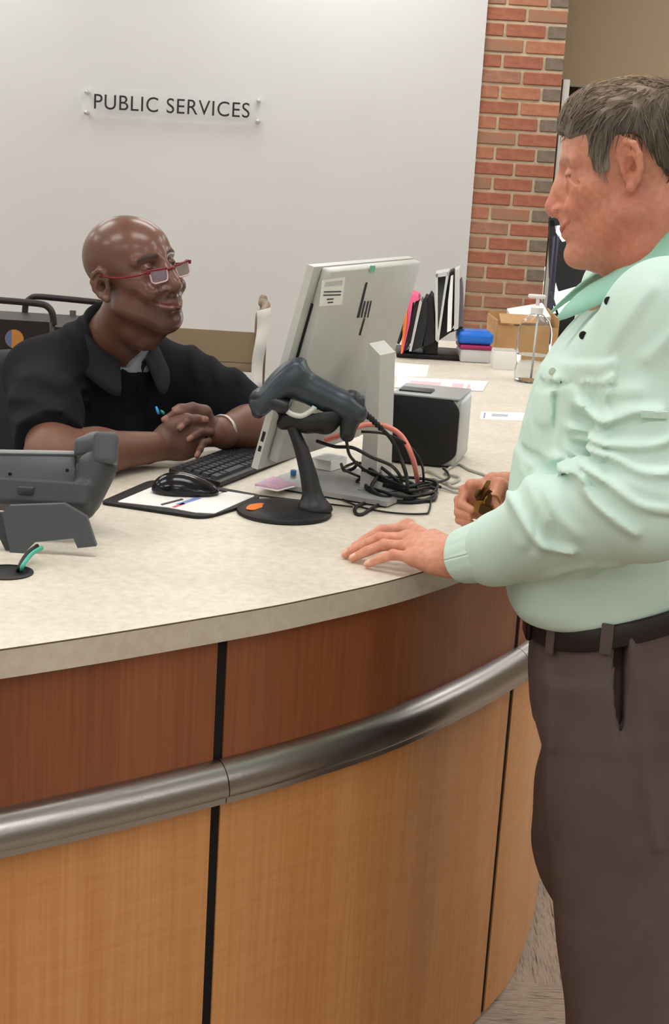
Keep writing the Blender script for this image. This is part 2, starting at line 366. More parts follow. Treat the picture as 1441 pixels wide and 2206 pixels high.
S1 = s_az(478, 1500); S2 = s_az(1107, 1440)
pitch = S2 - S1; cuts = [S1 - 2 * pitch, S1 - pitch, S1, S2, S2 + pitch, S2 + 2 * pitch, S2 + 3 * pitch, cl[-1] + .01]
RT, RB = .772, .712                             # rail top / bottom heights
def strip(s0, s1, off0, off1, z0, z1, name, m, par):
    n = max(2, int((s1 - s0) / .03)); S = np.linspace(s0, s1, n); C = np.array([at_s(s) for s in S])
    T = np.array([at_s(min(s + .01, cl[-1])) - at_s(max(s - .01, 0)) for s in S]); T /= np.linalg.norm(T, axis=1)[:, None]; Nn = np.c_[T[:, 1], -T[:, 0]]
    V = []; Fc = []
    for c, nn in zip(C, Nn):
        for o_, z in ((off1, z0), (off0, z0), (off0, z1), (off1, z1)): q = c + nn * o_; V.append((q[0], q[1], z))
    for i in range(n - 1):
        for k in range(4): Fc.append((4 * i + k, 4 * i + 4 + k, 4 * i + 4 + (k + 1) % 4, 4 * i + (k + 1) % 4))
    Fc += [(3, 2, 1, 0), tuple(4 * (n - 1) + k for k in range(4))]
    o = MB().add(V, Fc).build(name, m, par, 30, True); return o
strip(0, cl[-1], -.03, -.045, .06, CT - .04, 'core', M_core, ctr)
for a, b_ in zip(cuts[:-1], cuts[1:]):
    a = max(a, 0) + .0085; b_ = min(b_, cl[-1]) - .0085
    if b_ - a < .05: continue
    strip(a, b_, 0, -.022, RT - .02, CT - .04, 'upper_panel', M_up, ctr)
    strip(a, b_, 0, -.022, .012, RB + .006, 'lower_panel', M_lo, ctr)
for c_ in cuts:
    if .02 < c_ < cl[-1] - .02:
        strip(c_ - .0085, c_ + .0085, -.003, -.03, RT - .02, CT - .041, 'reveal', M_core, ctr); strip(c_ - .0085, c_ + .0085, -.003, -.03, .012, RB + .004, 'reveal', M_core, ctr)
# rail: half-round bar with a flat lower lip, one length per panel
def rail_piece(s0, s1):
    hq = RT - RB - .014
    prof = [(.0, RT)] + [(.034 * math.sin(t), RT - hq * .96 * (1 - math.cos(t))) for t in np.linspace(.12, math.pi / 2, 9)] + [(.032, RB + .012), (.026, RB + .010), (.026, RB), (0, RB)]
    n = max(2, int((s1 - s0) / .025)); S = np.linspace(s0, s1, n); V = []; Fc = []; k = len(prof)
    for s in S:
        c = at_s(s); T = at_s(min(s + .01, cl[-1])) - at_s(max(s - .01, 0)); T /= np.linalg.norm(T); nn = np.array([T[1], -T[0]])
        for o_, z in prof: q = c + nn * o_; V.append((q[0], q[1], z))
    for i in range(n - 1):
        for j in range(k): Fc.append((i * k + j, i * k + k + j, i * k + k + (j + 1) % k, i * k + (j + 1) % k))
    Fc += [tuple(range(k))[::-1], tuple((n - 1) * k + j for j in range(k))]
    MB().add(V, Fc).build('rail', M_rail, ctr, 40, True)
for a, b_ in zip(cuts[:-1], cuts[1:]):
    a = max(a, 0); b_ = min(b_, cl[-1])
    if b_ - a > .05: rail_piece(a + .0008, b_ - .0008)
# grommet: rim, dark well
M_blk = mat('black_plastic', (24, 23, 25), .45)
gr = MB().lathe([(.040, 0.0), (.040, .002), (.034, .003), (.0335, .0012), (.0, .0012)], 32, c=(GR[0], GR[1], CT)).build('grommet', M_blk, top, 40, True)
# ================================================================= signed-distance modelling, meshed with surface nets
class SDF:
    """smooth unions / cuts evaluated on a regular grid, in float32"""
    def __init__(s, lo, hi, v):
        s.lo = np.array(lo, float); s.v = v
        n = np.ceil((np.array(hi, float) - s.lo) / v).astype(int) + 1
        ax = [(s.lo[i] + np.arange(n[i]) * v).astype(np.float32) for i in range(3)]
        s.P = np.meshgrid(*ax, indexing='ij'); s.d = np.full(s.P[0].shape, 9.0, np.float32)
    # -- distance fields
    def ell(s, c, r, R=None):
        q = [s.P[i] - np.float32(c[i]) for i in range(3)]
        if R is not None: q = [q[0] * np.float32(R[j][0]) + q[1] * np.float32(R[j][1]) + q[2] * np.float32(R[j][2]) for j in range(3)]
        r = np.array(r, np.float32)
        k0 = np.sqrt(sum((q[i] / r[i]) ** 2 for i in range(3))); k1 = np.sqrt(sum((q[i] / r[i] ** 2) ** 2 for i in range(3))) + 1e-6
        return k0 * (k0 - 1) / k1
    def sph(s, c, r): return np.sqrt(sum((s.P[i] - np.float32(c[i])) ** 2 for i in range(3))) - np.float32(r)
    def cone(s, a, b, ra, rb):
        a = np.array(a, np.float32); b = np.array(b, np.float32); ba = b - a; L = float(ba @ ba) + 1e-12
        q = [s.P[i] - a[i] for i in range(3)]
        h = np.clip((q[0] * ba[0] + q[1] * ba[1] + q[2] * ba[2]) / np.float32(L), 0, 1)
        return np.sqrt(sum((q[i] - ba[i] * h) ** 2 for i in range(3))) - (np.float32(ra) + np.float32(rb - ra) * h)
    def chain(s, pts, rs, k=.004):
        d = None
        for i in range(len(pts) - 1):
            e = s.cone(pts[i], pts[i + 1], rs[i], rs[i + 1]); d = e if d is None else smin(d, e, k)
        return d
    def box(s, c, h, R=None, r=0.0):
        q = [s.P[i] - np.float32(c[i]) for i in range(3)]
        if R is not None: q = [q[0] * np.float32(R[j][0]) + q[1] * np.float32(R[j][1]) + q[2] * np.float32(R[j][2]) for j in range(3)]
        q = [np.abs(q[i]) - np.float32(h[i] - r) for i in range(3)]
        return np.sqrt(sum(np.maximum(x, 0) ** 2 for x in q)) + np.minimum(np.maximum(np.maximum(q[0], q[1]), q[2]), 0) - np.float32(r)
    def plane(s, c, n):
        n = np.array(n, float); n /= np.linalg.norm(n)
        return sum((s.P[i] - np.float32(c[i])) * np.float32(n[i]) for i in range(3))
    def loft(s, keys, axis=2, p=2.0):
        """keys: (t, c1, c2, r1, r2) along axis; superelliptic sections"""
        K = np.array(keys, float); K = K[np.argsort(K[:, 0])]; o = [i for i in range(3) if i != axis]; t = s.P[axis]; shp = t.shape
        tt = s.lo[axis] + np.arange(shp[axis]) * s.v; sh = [1, 1, 1]; sh[axis] = -1
        c1, c2, r1, r2 = [smooth_interp(tt, K[:, 0], K[:, i]).astype(np.float32).reshape(sh) for i in (1, 2, 3, 4)]
        u = np.abs(s.P[o[0]] - c1) / r1; v = np.abs(s.P[o[1]] - c2) / r2
        k = (u ** p + v ** p) ** (1 / p); d = (k - 1) * np.minimum(r1, r2)
        return np.maximum(d, np.maximum(K[0, 0] - t, t - K[-1, 0]).astype(np.float32))
    # -- combine
    def add(s, e, k=.01): s.d = smin(s.d, e, k); return s
    def cut(s, e, k=.005): s.d = -smin(-s.d, e, k); return s
    def keep(s, e, k=.003): s.d = -smin(-s.d, -e, k); return s
    def mesh(s, it=2): return relax(*snet(s.d, s.lo, s.v), it)
def smooth_interp(x, xp, fp):
    """monotone-ish cubic through keys"""
    if len(xp) < 3: return np.interp(x, xp, fp)
    m = np.gradient(fp, xp); i = np.clip(np.searchsorted(xp, x) - 1, 0, len(xp) - 2); h = xp[i + 1] - xp[i]; t = np.clip((x - xp[i]) / h, 0, 1)
    return (2 * t ** 3 - 3 * t ** 2 + 1) * fp[i] + (t ** 3 - 2 * t ** 2 + t) * h * m[i] + (-2 * t ** 3 + 3 * t ** 2) * fp[i + 1] + (t ** 3 - t ** 2) * h * m[i + 1]
def smin(a, b, k):
    if k <= 0: return np.minimum(a, b)
    h = np.maximum(np.float32(k) - np.abs(a - b), 0) / np.float32(k)
    return np.minimum(a, b) - h * h * np.float32(k * .25)
def snet(D, lo, v):
    S = D < 0
    c = np.zeros(tuple(n - 1 for n in D.shape), np.int8)
    off = [(i, j, k) for i in (0, 1) for j in (0, 1) for k in (0, 1)]
    for i, j, k in off: c += S[i:D.shape[0] - 1 + i, j:D.shape[1] - 1 + j, k:D.shape[2] - 1 + k]
    act = np.argwhere((c > 0) & (c < 8)); ids = np.full(c.shape, -1, np.int32); ids[act[:, 0], act[:, 1], act[:, 2]] = np.arange(len(act))
    val = {o: D[act[:, 0] + o[0], act[:, 1] + o[1], act[:, 2] + o[2]].astype(float) for o in off}
    acc = np.zeros((len(act), 3)); cnt = np.zeros(len(act))
    for a in off:
        for ax in range(3):
            if a[ax]: continue
            b = list(a); b[ax] = 1; b = tuple(b); da, db = val[a], val[b]; m = (da < 0) != (db < 0)
            t = np.where(m, da / np.where(m, da - db, 1), 0); p = np.array(a, float)[None].repeat(len(act), 0); p[:, ax] += t
            acc[m] += p[m]; cnt[m] += 1
    V = lo + (act + acc / np.maximum(cnt, 1)[:, None]) * v
    Q = []
    for ax in range(3):
        o1, o2 = [i for i in range(3) if i != ax]
        A = S[tuple(slice(0, -1) if i == ax else slice(None) for i in range(3))]; B = S[tuple(slice(1, None) if i == ax else slice(None) for i in range(3))]
        E = np.argwhere(A != B); ok = (E[:, o1] > 0) & (E[:, o2] > 0) & (E[:, o1] < c.shape[o1]) & (E[:, o2] < c.shape[o2]); E = E[ok]
        ins = A[E[:, 0], E[:, 1], E[:, 2]]
        def cell(d1, d2):
            X = E.copy(); X[:, o1] -= d1; X[:, o2] -= d2; return ids[X[:, 0], X[:, 1], X[:, 2]]
        q = np.c_[cell(1, 1), cell(0, 1), cell(0, 0), cell(1, 0)]
        flip = ins if ax != 1 else ~ins
        q[~flip] = q[~flip][:, ::-1]; Q.append(q)
    Q = np.concatenate(Q); return V, Q[(Q >= 0).all(1)]
def relax(V, Q, it=2, lam=.5):
    if it <= 0 or len(Q) == 0: return V, Q
    e = np.concatenate([Q[:, [0, 1]], Q[:, [1, 2]], Q[:, [2, 3]], Q[:, [3, 0]]]); n = len(V)
    deg = np.bincount(e[:, 0], minlength=n) + np.bincount(e[:, 1], minlength=n)
    for i in range(it):
        for l in (lam, -lam * 1.04):
            A = np.stack([np.bincount(e[:, 0], V[e[:, 1], j], n) + np.bincount(e[:, 1], V[e[:, 0], j], n) for j in range(3)], 1) / np.maximum(deg, 1)[:, None]
            V = V + l * (A - V)
    return V, Q
def joinVQ(parts):
    V = []; Q = []; n = 0
    for v, q in parts: V.append(v); Q.append(q + n); n += len(v)
    return np.concatenate(V), np.concatenate(Q)
def vnoise(P, seed=0, scale=1.0):
    """cheap smooth pseudo-noise, -1..1"""
    r = np.random.RandomState(seed); d = 0
    for i in range(5):
        k = r.normal(size=3) * scale * (1.6 ** i) * 1.2; d = d + np.sin(P @ k + r.uniform(0, 6.28)) / (1.35 ** i)
    return d / 2.8
def setcol(me, C):
    a = me.color_attributes.new('Col', 'FLOAT_COLOR', 'POINT'); a.data.foreach_set('color', np.c_[C, np.ones(len(C))].astype(np.float32).ravel())
def frame(fwd, up):
    """rows: x forward, y left, z up"""
    x = np.array(fwd, float); x /= np.linalg.norm(x); z = np.array(up, float); z -= x * (z @ x); z /= np.linalg.norm(z); return np.array([x, np.cross(z, x), z])
# ================================================================= things on and around the desk
M_dkgrey = mat('dark_grey_plastic', (54, 57, 60), .45)
M_grey = mat('phone_grey_plastic', (72, 77, 80), .42)
M_ltgrey = mat('light_grey_plastic', (160, 163, 162), .4)
M_silver = mat('silver_plastic', (198, 198, 192), .38, var=(192, 192, 186), vscale=(20, 20, 20))
M_silver2 = mat('satin_grey_metal', (168, 170, 168), .35, .2)
M_black = mat('matt_black', (20, 20, 22), .6)
M_rub = mat('black_rubber', (16, 16, 18), .5)
M_gloss = mat('gloss_black', (22, 22, 26), .15)
M_paper = mat('white_paper', (238, 236, 230), .8)
M_ink = mat('print_ink', (70, 70, 74), .8)
def V3(p): return Vector((float(p[0]), float(p[1]), float(p[2])))
def pxprism(mb, poly, d, ext, M=None):
    """outline standing at depth d, given real thickness along ext"""
    P = [V3(atd(x, y, d)) for x, y in poly]; E_ = Vector(ext); n = len(P)
    bm = bmesh.new(); a = [bm.verts.new(p) for p in P]; b = [bm.verts.new(p + E_) for p in P]
    bm.faces.new(a); bm.faces.new(b[::-1])
    for i in range(n): bm.faces.new((a[i], b[i], b[(i + 1) % n], a[(i + 1) % n]))
    bmesh.ops.recalc_face_normals(bm, faces=list(bm.faces)); bmesh.ops.triangulate(bm, faces=[f for f in bm.faces if len(f.verts) > 4])
    bm.verts.index_update(); mb.add([v.co.copy() for v in bm.verts], [[v.index for v in f.verts] for f in bm.faces]); bm.free(); return mb
def slab(mb, poly, z0, z1, bev=0.0):
    """outline lying on the worktop (pixel corners at height z0)"""
    return mb.prism([tuple(atz(x, y, z0)[:2]) for x, y in poly], z0, z1, bev=bev)
def roundpoly(P, r, n=5):
    P = [np.array(p, float) for p in P]; out = []; m = len(P)
    for i in range(m):
        a, b, c = P[i - 1], P[i], P[(i + 1) % m]; u = a - b; v = c - b; rr = min(r, np.linalg.norm(u) * .45, np.linalg.norm(v) * .45)
        p = b + u / np.linalg.norm(u) * rr; q = b + v / np.linalg.norm(v) * rr
        for k in range(n + 1): t = k / n; out.append(tuple((1 - t) ** 2 * p + 2 * t * (1 - t) * b + t * t * q))
    return out
# ---- desk phone, seen from behind
ph = thing('desk_phone', tuple(atz(100, 1185, CT)), 'grey desk telephone seen from behind, on its angled foot at the left', 'phone')
fo = MB(); pxprism(fo, [(4, 1105), (20, 1090), (138, 1086), (186, 1114), (207, 1177), (167, 1181), (158, 1160), (76, 1168), (47, 1196), (22, 1192)], 2.335, (0, .012, .0)); fo.build('foot', M_grey, ph, 30, True)
fs = MB(); pxprism(fs, [(4, 1105), (22, 1192), (16, 1194), (-6, 1150), (-14, 1105)], 2.345, (0, .01, 0)); fs.build('foot_side', M_dkgrey, ph, 30, True)
s = SDF(atd(0, 1140, 2.36) + [-.16, -.03, -.06], atd(200, 1000, 2.36) + [.09, .17, .08], .0035)
Pp = lambda x, y, d: atd(x, y, d)
Rf = frame((1, 0, 0), (0, .5, 1))
c0 = Pp(60, 1068, 2.43); s.add(s.box(c0, (.105, .030, .022), frame((1, 0, 0), (0, .55, 1)), .008), .004)            # body behind the foot
c1 = Pp(198, 1062, 2.42); s.add(s.cone(Pp(205, 1010, 2.45), Pp(178, 1092, 2.43), .030, .022), .01)                      # cradle block
s.add(s.cone(Pp(222, 1010, 2.46), Pp(196, 1080, 2.45), .022, .016), .012)
s.cut(s.cone(Pp(152, 1075, 2.35), Pp(166, 1115, 2.35), .014, .014), .008)
s.cut(s.plane(atz(100, 1180, CT + .003), (0, 0, -1)) * -1, 0) if False else None
V, Q = s.mesh(2); link('body', mesh(V, Q), M_dkgrey, ph, 179, True)
Rd = frame((1, .12, .02), (.0, .75, 1)); dc = Pp(58, 1019, 2.47)
dm = Matrix([(*Rd[:, i],) for i in range(3)]).to_4x4() if False else Matrix(((Rd[0][0], Rd[1][0], Rd[2][0], dc[0]), (Rd[0][1], Rd[1][1], Rd[2][1], dc[1]), (Rd[0][2], Rd[1][2], Rd[2][2], dc[2]), (0, 0, 0, 1)))
dsp = MB().box((-.012, 0, 0), (.185, .016, .066), M=dm, bev=.004).build('display_housing', M_grey, ph, 40, True)
MB().box((-.012, -.001, .034), (.188, .022, .008), M=dm, bev=.003).build('bezel', M_ltgrey, ph, 40, True)
for x, y in ((22, 1021), (145, 1013)): MB().lathe([(0, 0), (.003, 0), (.003, .002), (0, .002)], 12, M=rotm(tuple(Pp(x, y, 2.448)), 0, math.pi / 2)).build('screw', M_black, ph, 40, True)
MB().box(tuple(Pp(57, 1056, 2.405)), (.026, .02, .014), bev=.003).build('latch', M_dkgrey, ph, 40, True)
hs = SDF(Pp(140, 1050, 2.47) + [-.03, -.06, -.03], Pp(260, 930, 2.47) + [.03, .16, .05], .003)
Rh = frame((1, .1, .0), (0, .35, 1))
hs.add(hs.box(Pp(228, 968, 2.45), (.020, .026, .027), Rh, .008), 0); hs.add(hs.cone(Pp(208, 962, 2.49), Pp(178, 985, 2.56), .026, .022), .015)
hs.add(hs.box(Pp(198, 975, 2.50), (.028, .03, .022), Rh, .010), .012); hs.cut(hs.ell(Pp(180, 1008, 2.46), (.03, .05, .018)), .008)
V, Q = hs.mesh(2); link('handset', mesh(V, Q), M_grey, ph, 179, True)
# network cables from the phone into the grommet
M_teal = mat('teal_cable', (70, 176, 152), .45)
for nm, m_, pp, lb in (('network_cable', M_teal, [(90, 1180, 1.022), (70, 1192, 1.02), (56, 1208, 1.016), (46, 1224, 1.008), (38, 1240, .985)], 'teal network cable dropping from the phone into the desk grommet'), ('phone_cord', M_rub, [(80, 1176, 1.022), (60, 1192, 1.02), (47, 1210, 1.014), (40, 1226, 1.006), (34, 1240, .985)], 'thin black phone cord running beside the teal cable')):
    tag(MB().tube(spline([atz(*p) for p in pp], 8), .0034, 8).build(nm, m_, smooth=179), lb, 'cable')
# ---- mouse pad, mouse, keyboard
pad = thing('mouse_pad', tuple(atz(380, 1085, CT)), 'black mouse pad with a white printed insert under the mouse', 'mouse pad')
slab(MB(), roundpoly([(214, 1087), (322, 1040), (420, 1046), (562, 1072), (548, 1088), (455, 1117), (425, 1119)], 14), CT, CT + .006, .0015).build('base', M_black, pad, 40, True)
slab(MB(), roundpoly([(252, 1082), (335, 1047), (420, 1049), (550, 1069), (462, 1107), (420, 1105), (362, 1094)], 5), CT + .006, CT + .0072).build('insert', M_paper, pad, None, True)
M_blue = mat('print_blue', (120, 140, 196), .8); M_orange = mat('print_orange', (226, 120, 40), .6); M_red = mat('print_red', (206, 90, 92), .8)
for i, (q, m_) in enumerate((([(345, 1086), (392, 1074), (396, 1077), (349, 1089)], M_ink), ([(378, 1086), (425, 1070), (434, 1074), (390, 1088)], M_blue), ([(428, 1066), (438, 1065), (440, 1069), (431, 1071)], M_orange), ([(370, 1092), (395, 1083), (400, 1086), (376, 1094)], M_red))):
    slab(MB(), q, CT + .0072, CT + .0075).build('print_mark', m_, pad, None, True)
ms = thing('computer_mouse', tuple(atz(400, 1062, CT + .008)), 'black glossy computer mouse resting on the mouse pad', 'mouse')
mc = atz(398, 1062, CT + .008); s = SDF(mc - [.09, .07, .0], mc + [.09, .07, .05], .0025)
ax_ = atz(330, 1058, CT + .008); bx_ = atz(470, 1062, CT + .008); fw = bx_ - ax_; fw[2] = 0; Rm = frame(fw, (0, 0, 1))
s.add(s.ell(mc + Rm[0] * -.012 + [0, 0, .006], (.050, .034, .034), Rm), 0); s.add(s.ell(mc + Rm[0] * .03 + [0, 0, .004], (.034, .030, .019), Rm), .02); s.keep(s.plane(mc + [0, 0, .001], (0, 0, -1)), .003)
V, Q = s.mesh(2); link('shell', mesh(V, Q), M_gloss, ms, 179, True)
MB().tube([mc + Rm[0] * (.035 + .004 * math.cos(a)) + np.array([0, 0, .021 + .004 * math.sin(a)]) for a in np.linspace(0, 6.28, 13)[:-1]], .003, 6, closed=True).build('wheel', M_dkgrey, ms, 179, True)
MB().tube(spline([mc + Rm[0] * .055 + [0, 0, .008], atz(500, 1062, CT + .004), atz(560, 1068, CT + .003), atz(660, 1080, CT + .003), atz(760, 1092, CT + .003)], 10), .0018, 6).build('cord', M_rub, ms, 179, True)
kA, kB, kD = atz(397, 1020, CT), atz(474, 1052, CT), atz(640, 985, CT); kx = kD - kB; kx[2] = 0; kx /= np.linalg.norm(kx); ky = np.array([-kx[1], kx[0], 0]); kw, kd = .43, .112
kb = thing('keyboard', tuple(kB), 'black computer keyboard lying under the silver screen', 'keyboard')
def kp(a, b, z): return Vector(tuple(kB + kx * a + ky * b + np.array([0, 0, z])))
kv = [kp(a, b, z) for a, b, z in ((0, 0, .004), (kw, 0, .004), (kw, kd, .004), (0, kd, .004), (0, 0, .012), (kw, 0, .012), (kw, kd, .024), (0, kd, .024))]
MB().add(kv, [(3, 2, 1, 0), (4, 5, 6, 7), (0, 1, 5, 4), (1, 2, 6, 5), (2, 3, 7, 6), (3, 0, 4, 7)]).build('base', M_blk, kb, None, True)
ks = MB()
for r in range(5):
    x = .01
    while x < kw - .02:
        wk = .016 if r else random.choice((.016, .016, .03, .075)); wk = min(wk, kw - .012 - x); b0 = .012 + r * .019; z = .012 + .012 * b0 / kd
        pv = [kp(x, b0, z), kp(x + wk, b0, z), kp(x + wk, b0 + .016, z + .0015), kp(x, b0 + .016, z + .0015), kp(x + .002, b0 + .002, z + .006), kp(x + wk - .002, b0 + .002, z + .006), kp(x + wk - .002, b0 + .014, z + .0075), kp(x + .002, b0 + .014, z + .0075)]
        ks.add(pv, [(4, 5, 6, 7), (0, 1, 5, 4), (1, 2, 6, 5), (2, 3, 7, 6), (3, 0, 4, 7)]); x += wk + .003
tag(ks.build('keys', mat('key_black', (34, 34, 38), .5), kb, None, True), kind='stuff')
tag(slab(MB(), [(508, 962), (550, 952), (570, 960), (535, 974)], CT, CT + .003).build('sticky_note', mat('note_yellow', (240, 236, 120), .8), smooth=None), 'yellow sticky note lying beside the seated man\'s forearm', 'note')
# ---- all-in-one computer seen from behind
wA = np.array([.43, .90, 0]); wA /= np.linalg.norm(wA); nF = np.array([-wA[1], wA[0], 0])
bl = atz(541, 1006, CT + .056); tilt = math.radians(14); upT = np.array([0, 0, 1]) * math.cos(tilt) - nF * math.sin(tilt); nT = nF * math.cos(tilt) + np.array([0, 0, 1]) * math.sin(tilt)
SWd, SHt = .45, .398
def sp(a, b, c): return Vector(tuple(bl + wA * a + upT * b - nT * c))      # c: towards the back
pc = thing('desktop_computer', tuple(atz(760, 1060, CT)), 'silver all-in-one computer seen from behind on a flat metal stand', 'computer')
def boxpts(p): return MB().add(p, [(3, 2, 1, 0), (4, 5, 6, 7), (0, 1, 5, 4), (1, 2, 6, 5), (2, 3, 7, 6), (3, 0, 4, 7)])
boxpts([sp(0, 0, 0), sp(SWd, 0, 0), sp(SWd, 0, .014), sp(0, 0, .014), sp(0, SHt, 0), sp(SWd, SHt, 0), sp(SWd, SHt, .014), sp(0, SHt, .014)]).build('screen_frame', M_silver, pc, None, True)
boxpts([sp(.008, .02, -.0006), sp(SWd - .008, .02, -.0006), sp(SWd - .008, .02, .002), sp(.008, .02, .002), sp(.008, SHt - .01, -.0006), sp(SWd - .008, SHt - .01, -.0006), sp(SWd - .008, SHt - .01, .002), sp(.008, SHt - .01, .002)]).build('screen', mat('screen_glass', (30, 34, 40), .08), pc, None, True)
# flat back cover standing proud of the screen frame
CVC = .036
bm = bmesh.new(); cvp = [sp(a_, b_, c_) for c_ in (.014, CVC) for a_, b_ in ((.030, .016), (SWd - .002, .016), (SWd - .002, SHt - .001), (.030, SHt - .001))]
bvs = [bm.verts.new(p) for p in cvp]
for f_ in ((3, 2, 1, 0), (4, 5, 6, 7), (0, 1, 5, 4), (1, 2, 6, 5), (2, 3, 7, 6), (3, 0, 4, 7)): bm.faces.new([bvs[i] for i in f_])
bmesh.ops.recalc_face_normals(bm, faces=list(bm.faces)); bmesh.ops.bevel(bm, geom=list(bm.edges), offset=.005, segments=3, profile=.5, affect='EDGES'); bm.verts.index_update()
MB().add([v.co.copy() for v in bm.verts], [[v.index for v in f.verts] for f in bm.faces]).build('back_cover', M_silver, pc, 40, True); bm.free()
boxpts([sp(.0285, .16, .0138), sp(.0305, .16, .0138), sp(.0305, .16, .019), sp(.0285, .16, .019), sp(.0285, SHt - .07, .0138), sp(.0305, SHt - .07, .0138), sp(.0305, SHt - .07, .019), sp(.0285, SHt - .07, .019)]).build('cover_gap', M_black, pc, None, True)
for b0, b1 in ((.055, .075), (.035, .046)): boxpts([sp(-.0006, b0, .004), sp(.002, b0, .004), sp(.002, b0, .010), sp(-.0006, b0, .010), sp(-.0006, b1, .004), sp(.002, b1, .004), sp(.002, b1, .010), sp(-.0006, b1, .010)]).build('port', M_black, pc, None, True)
def cover_c(a, b): return CVC
def on_cover(poly, lift=.0006):
    return [tuple(sp(a, b, cover_c(a, b) + lift)) for a, b in poly]
# where a pixel meets the cover
def cover_ab(x, y):
    d = ray(x, y); o = np.array(bl) - nT * CVC; t = ((o - CAM) @ nT) / (d @ nT); q = CAM + t * d - bl; return float(q @ wA), float(q @ upT)
def patch(pxs, name, m_, par, lift=.0006):
    ab = [cover_ab(x, y) for x, y in pxs]; return MB().quad(on_cover(ab, lift)).build(name, m_, par, None, True)
st = patch([(686, 660), (736, 656), (743, 596), (693, 603)], 'asset_label', M_paper, pc, .001)
for i, (y, f0, f1) in enumerate(((627, .12, .9), (634, .12, .9), (643, .3, .6), (650, .35, .6))):
    x0 = 690 + 48 * f0 - i; x1 = 690 + 48 * f1 - i; patch([(x0, y + 3), (x1, y + 2), (x1 + .5, y - 1), (x0 + .5, y)], 'label_print', M_ink, st, .0016)
patch([(698, 617), (735, 613), (737, 603), (700, 607)], 'label_print', mat('print_pale', (196, 196, 196), .8), st, .0016)
patch([(794, 586), (806, 586), (808, 572), (796, 572)], 'green_tab', mat('tab_green', (110, 190, 160), .6), pc, .0012)
for q in ([(768, 684), (773, 684), (791, 608), (787, 608)], [(776, 684), (779, 684), (787, 648), (784, 648)], [(783, 684), (786, 684), (794, 648), (791, 648)], [(790, 684), (792, 684), (800, 648), (797, 648)], [(772, 722), (776, 722), (786, 685), (783, 685)]): patch(q, 'logo_bar', M_black, pc, .0012)
# stand: base plate and upright
bn = atz(833, 1096, CT)
def bp_(a, b, z): return Vector(tuple(bn + nF * a + wA * b + np.array([0, 0, z])))
bpz = [bp_(a, b, z) for z in (.004, .013) for a, b in ((0, 0), (.265, 0), (.265, .235), (0, .235))]
boxpts(bpz).build('stand_base', M_silver2, pc, None, True)
boxpts([bp_(a, b, z) for z in (0, .004) for a, b in ((.006, .006), (.259, .006), (.259, .229), (.006, .229))]).build('base_pad', M_black, pc, None, True)
hh = .292
uv = [bp_(a, b, z) for a, b, z in ((.062, .085, .013), (.097, .085, .013), (.097, .155, .013), (.062, .155, .013), (.072, .085, hh - .02), (.097, .085, hh), (.097, .155, hh), (.072, .155, hh - .02))]
boxpts(uv).build('upright', M_silver, pc, None, True)
boxpts([bp_(a, b, z) for a, b, z in ((.09, .09, .13), (.13, .09, .13), (.13, .15, .13), (.09, .15, .13), (.09, .09, .19), (.13, .09, .19), (.13, .15, .19), (.09, .15, .19))]).build('hinge_arm', M_silver2, pc, None, True)
# things on the stand base
zb = CT + .0135
nbk = thing('notepad', tuple(atz(595, 1050, zb)), 'small lilac patterned notepad lying on the computer stand base', 'notepad')
M_lil = mat('lilac_print', (196, 170, 206), .7, var=(226, 176, 180), vscale=(60, 60, 60))
slab(MB(), [(549, 1047), (598, 1056), (636, 1046), (588, 1030)], zb, zb + .004).build('cover', M_lil, nbk, None, True)
slab(MB(), [(550, 1050), (598, 1059), (636, 1049), (588, 1033)], zb - .0003, zb + .0005).build('pages', M_paper, nbk, None, True)
tag(MB().box(tuple(atz(632, 1018, zb + .006)), (.012, .012, .012), bev=.003).build('push_pin', mat('pin_blue', (70, 130, 200), .4)), 'tiny blue push pin standing on the computer stand', 'pin')
wbx = thing('card_box', tuple(atz(705, 1012, zb)), 'small white open card box on the computer stand base', 'box')
slab(MB(), [(664, 1006), (712, 1016), (746, 1006), (700, 997)], zb, zb + .022, .001).build('body', M_paper, wbx, None, True)
slab(MB(), [(668, 988), (705, 994), (742, 986), (705, 980)], zb + .022, zb + .0235).build('top_sheet', mat('grey_print', (214, 218, 216), .8), wbx, None, True)
# ---- barcode scanner on its stand
SCD = 2.69
M_scan = mat('scanner_slate_plastic', (48, 57, 64), .36); M_scan2 = mat('scanner_dark', (36, 38, 42), .4)
stn = thing('scanner_stand', tuple(atz(612, 1108, CT)), 'black gooseneck scanner stand on a round base in front of the computer', 'stand')
sb = atz(612, 1107, CT)
MB().lathe([(.0, 0), (.084, 0), (.0865, .003), (.0855, .007), (.078, .011), (.05, .0135), (0, .0145)], 48, c=tuple(sb)).build('base', M_blk, stn, 40, True)
slab(MB(), roundpoly([(528, 1097), (536, 1088), (560, 1084), (574, 1086), (566, 1093), (545, 1100)], 8), CT + .0128, CT + .0137).build('price_sticker', M_orange, stn, None, True)
nk = SDF(atd(610, 1120, SCD) + [-.03, -.06, -.02], atd(730, 880, SCD) + [.03, .06, .02], .0028)
PN = lambda x, y, o=0: atd(x, y, SCD + o)
nk.add(nk.chain([PN(676, 1090), PN(672, 1060), PN(664, 1020), PN(650, 970), PN(634, 930), PN(622, 905)], [.024, .018, .0155, .013, .0105, .010], .001), 0)
nk.add(nk.ell(PN(680, 1096), (.03, .03, .010)), .02); nk.keep(nk.plane(sb + [0, 0, .009], (0, 0, -1)), .001)
V, Q = nk.mesh(2); link('neck', mesh(V, Q), M_blk, stn, 179, True)
cu = SDF(PN(600, 960) + [-.03, -.05, -.03], PN(740, 850) + [.04, .05, .03], .0028)
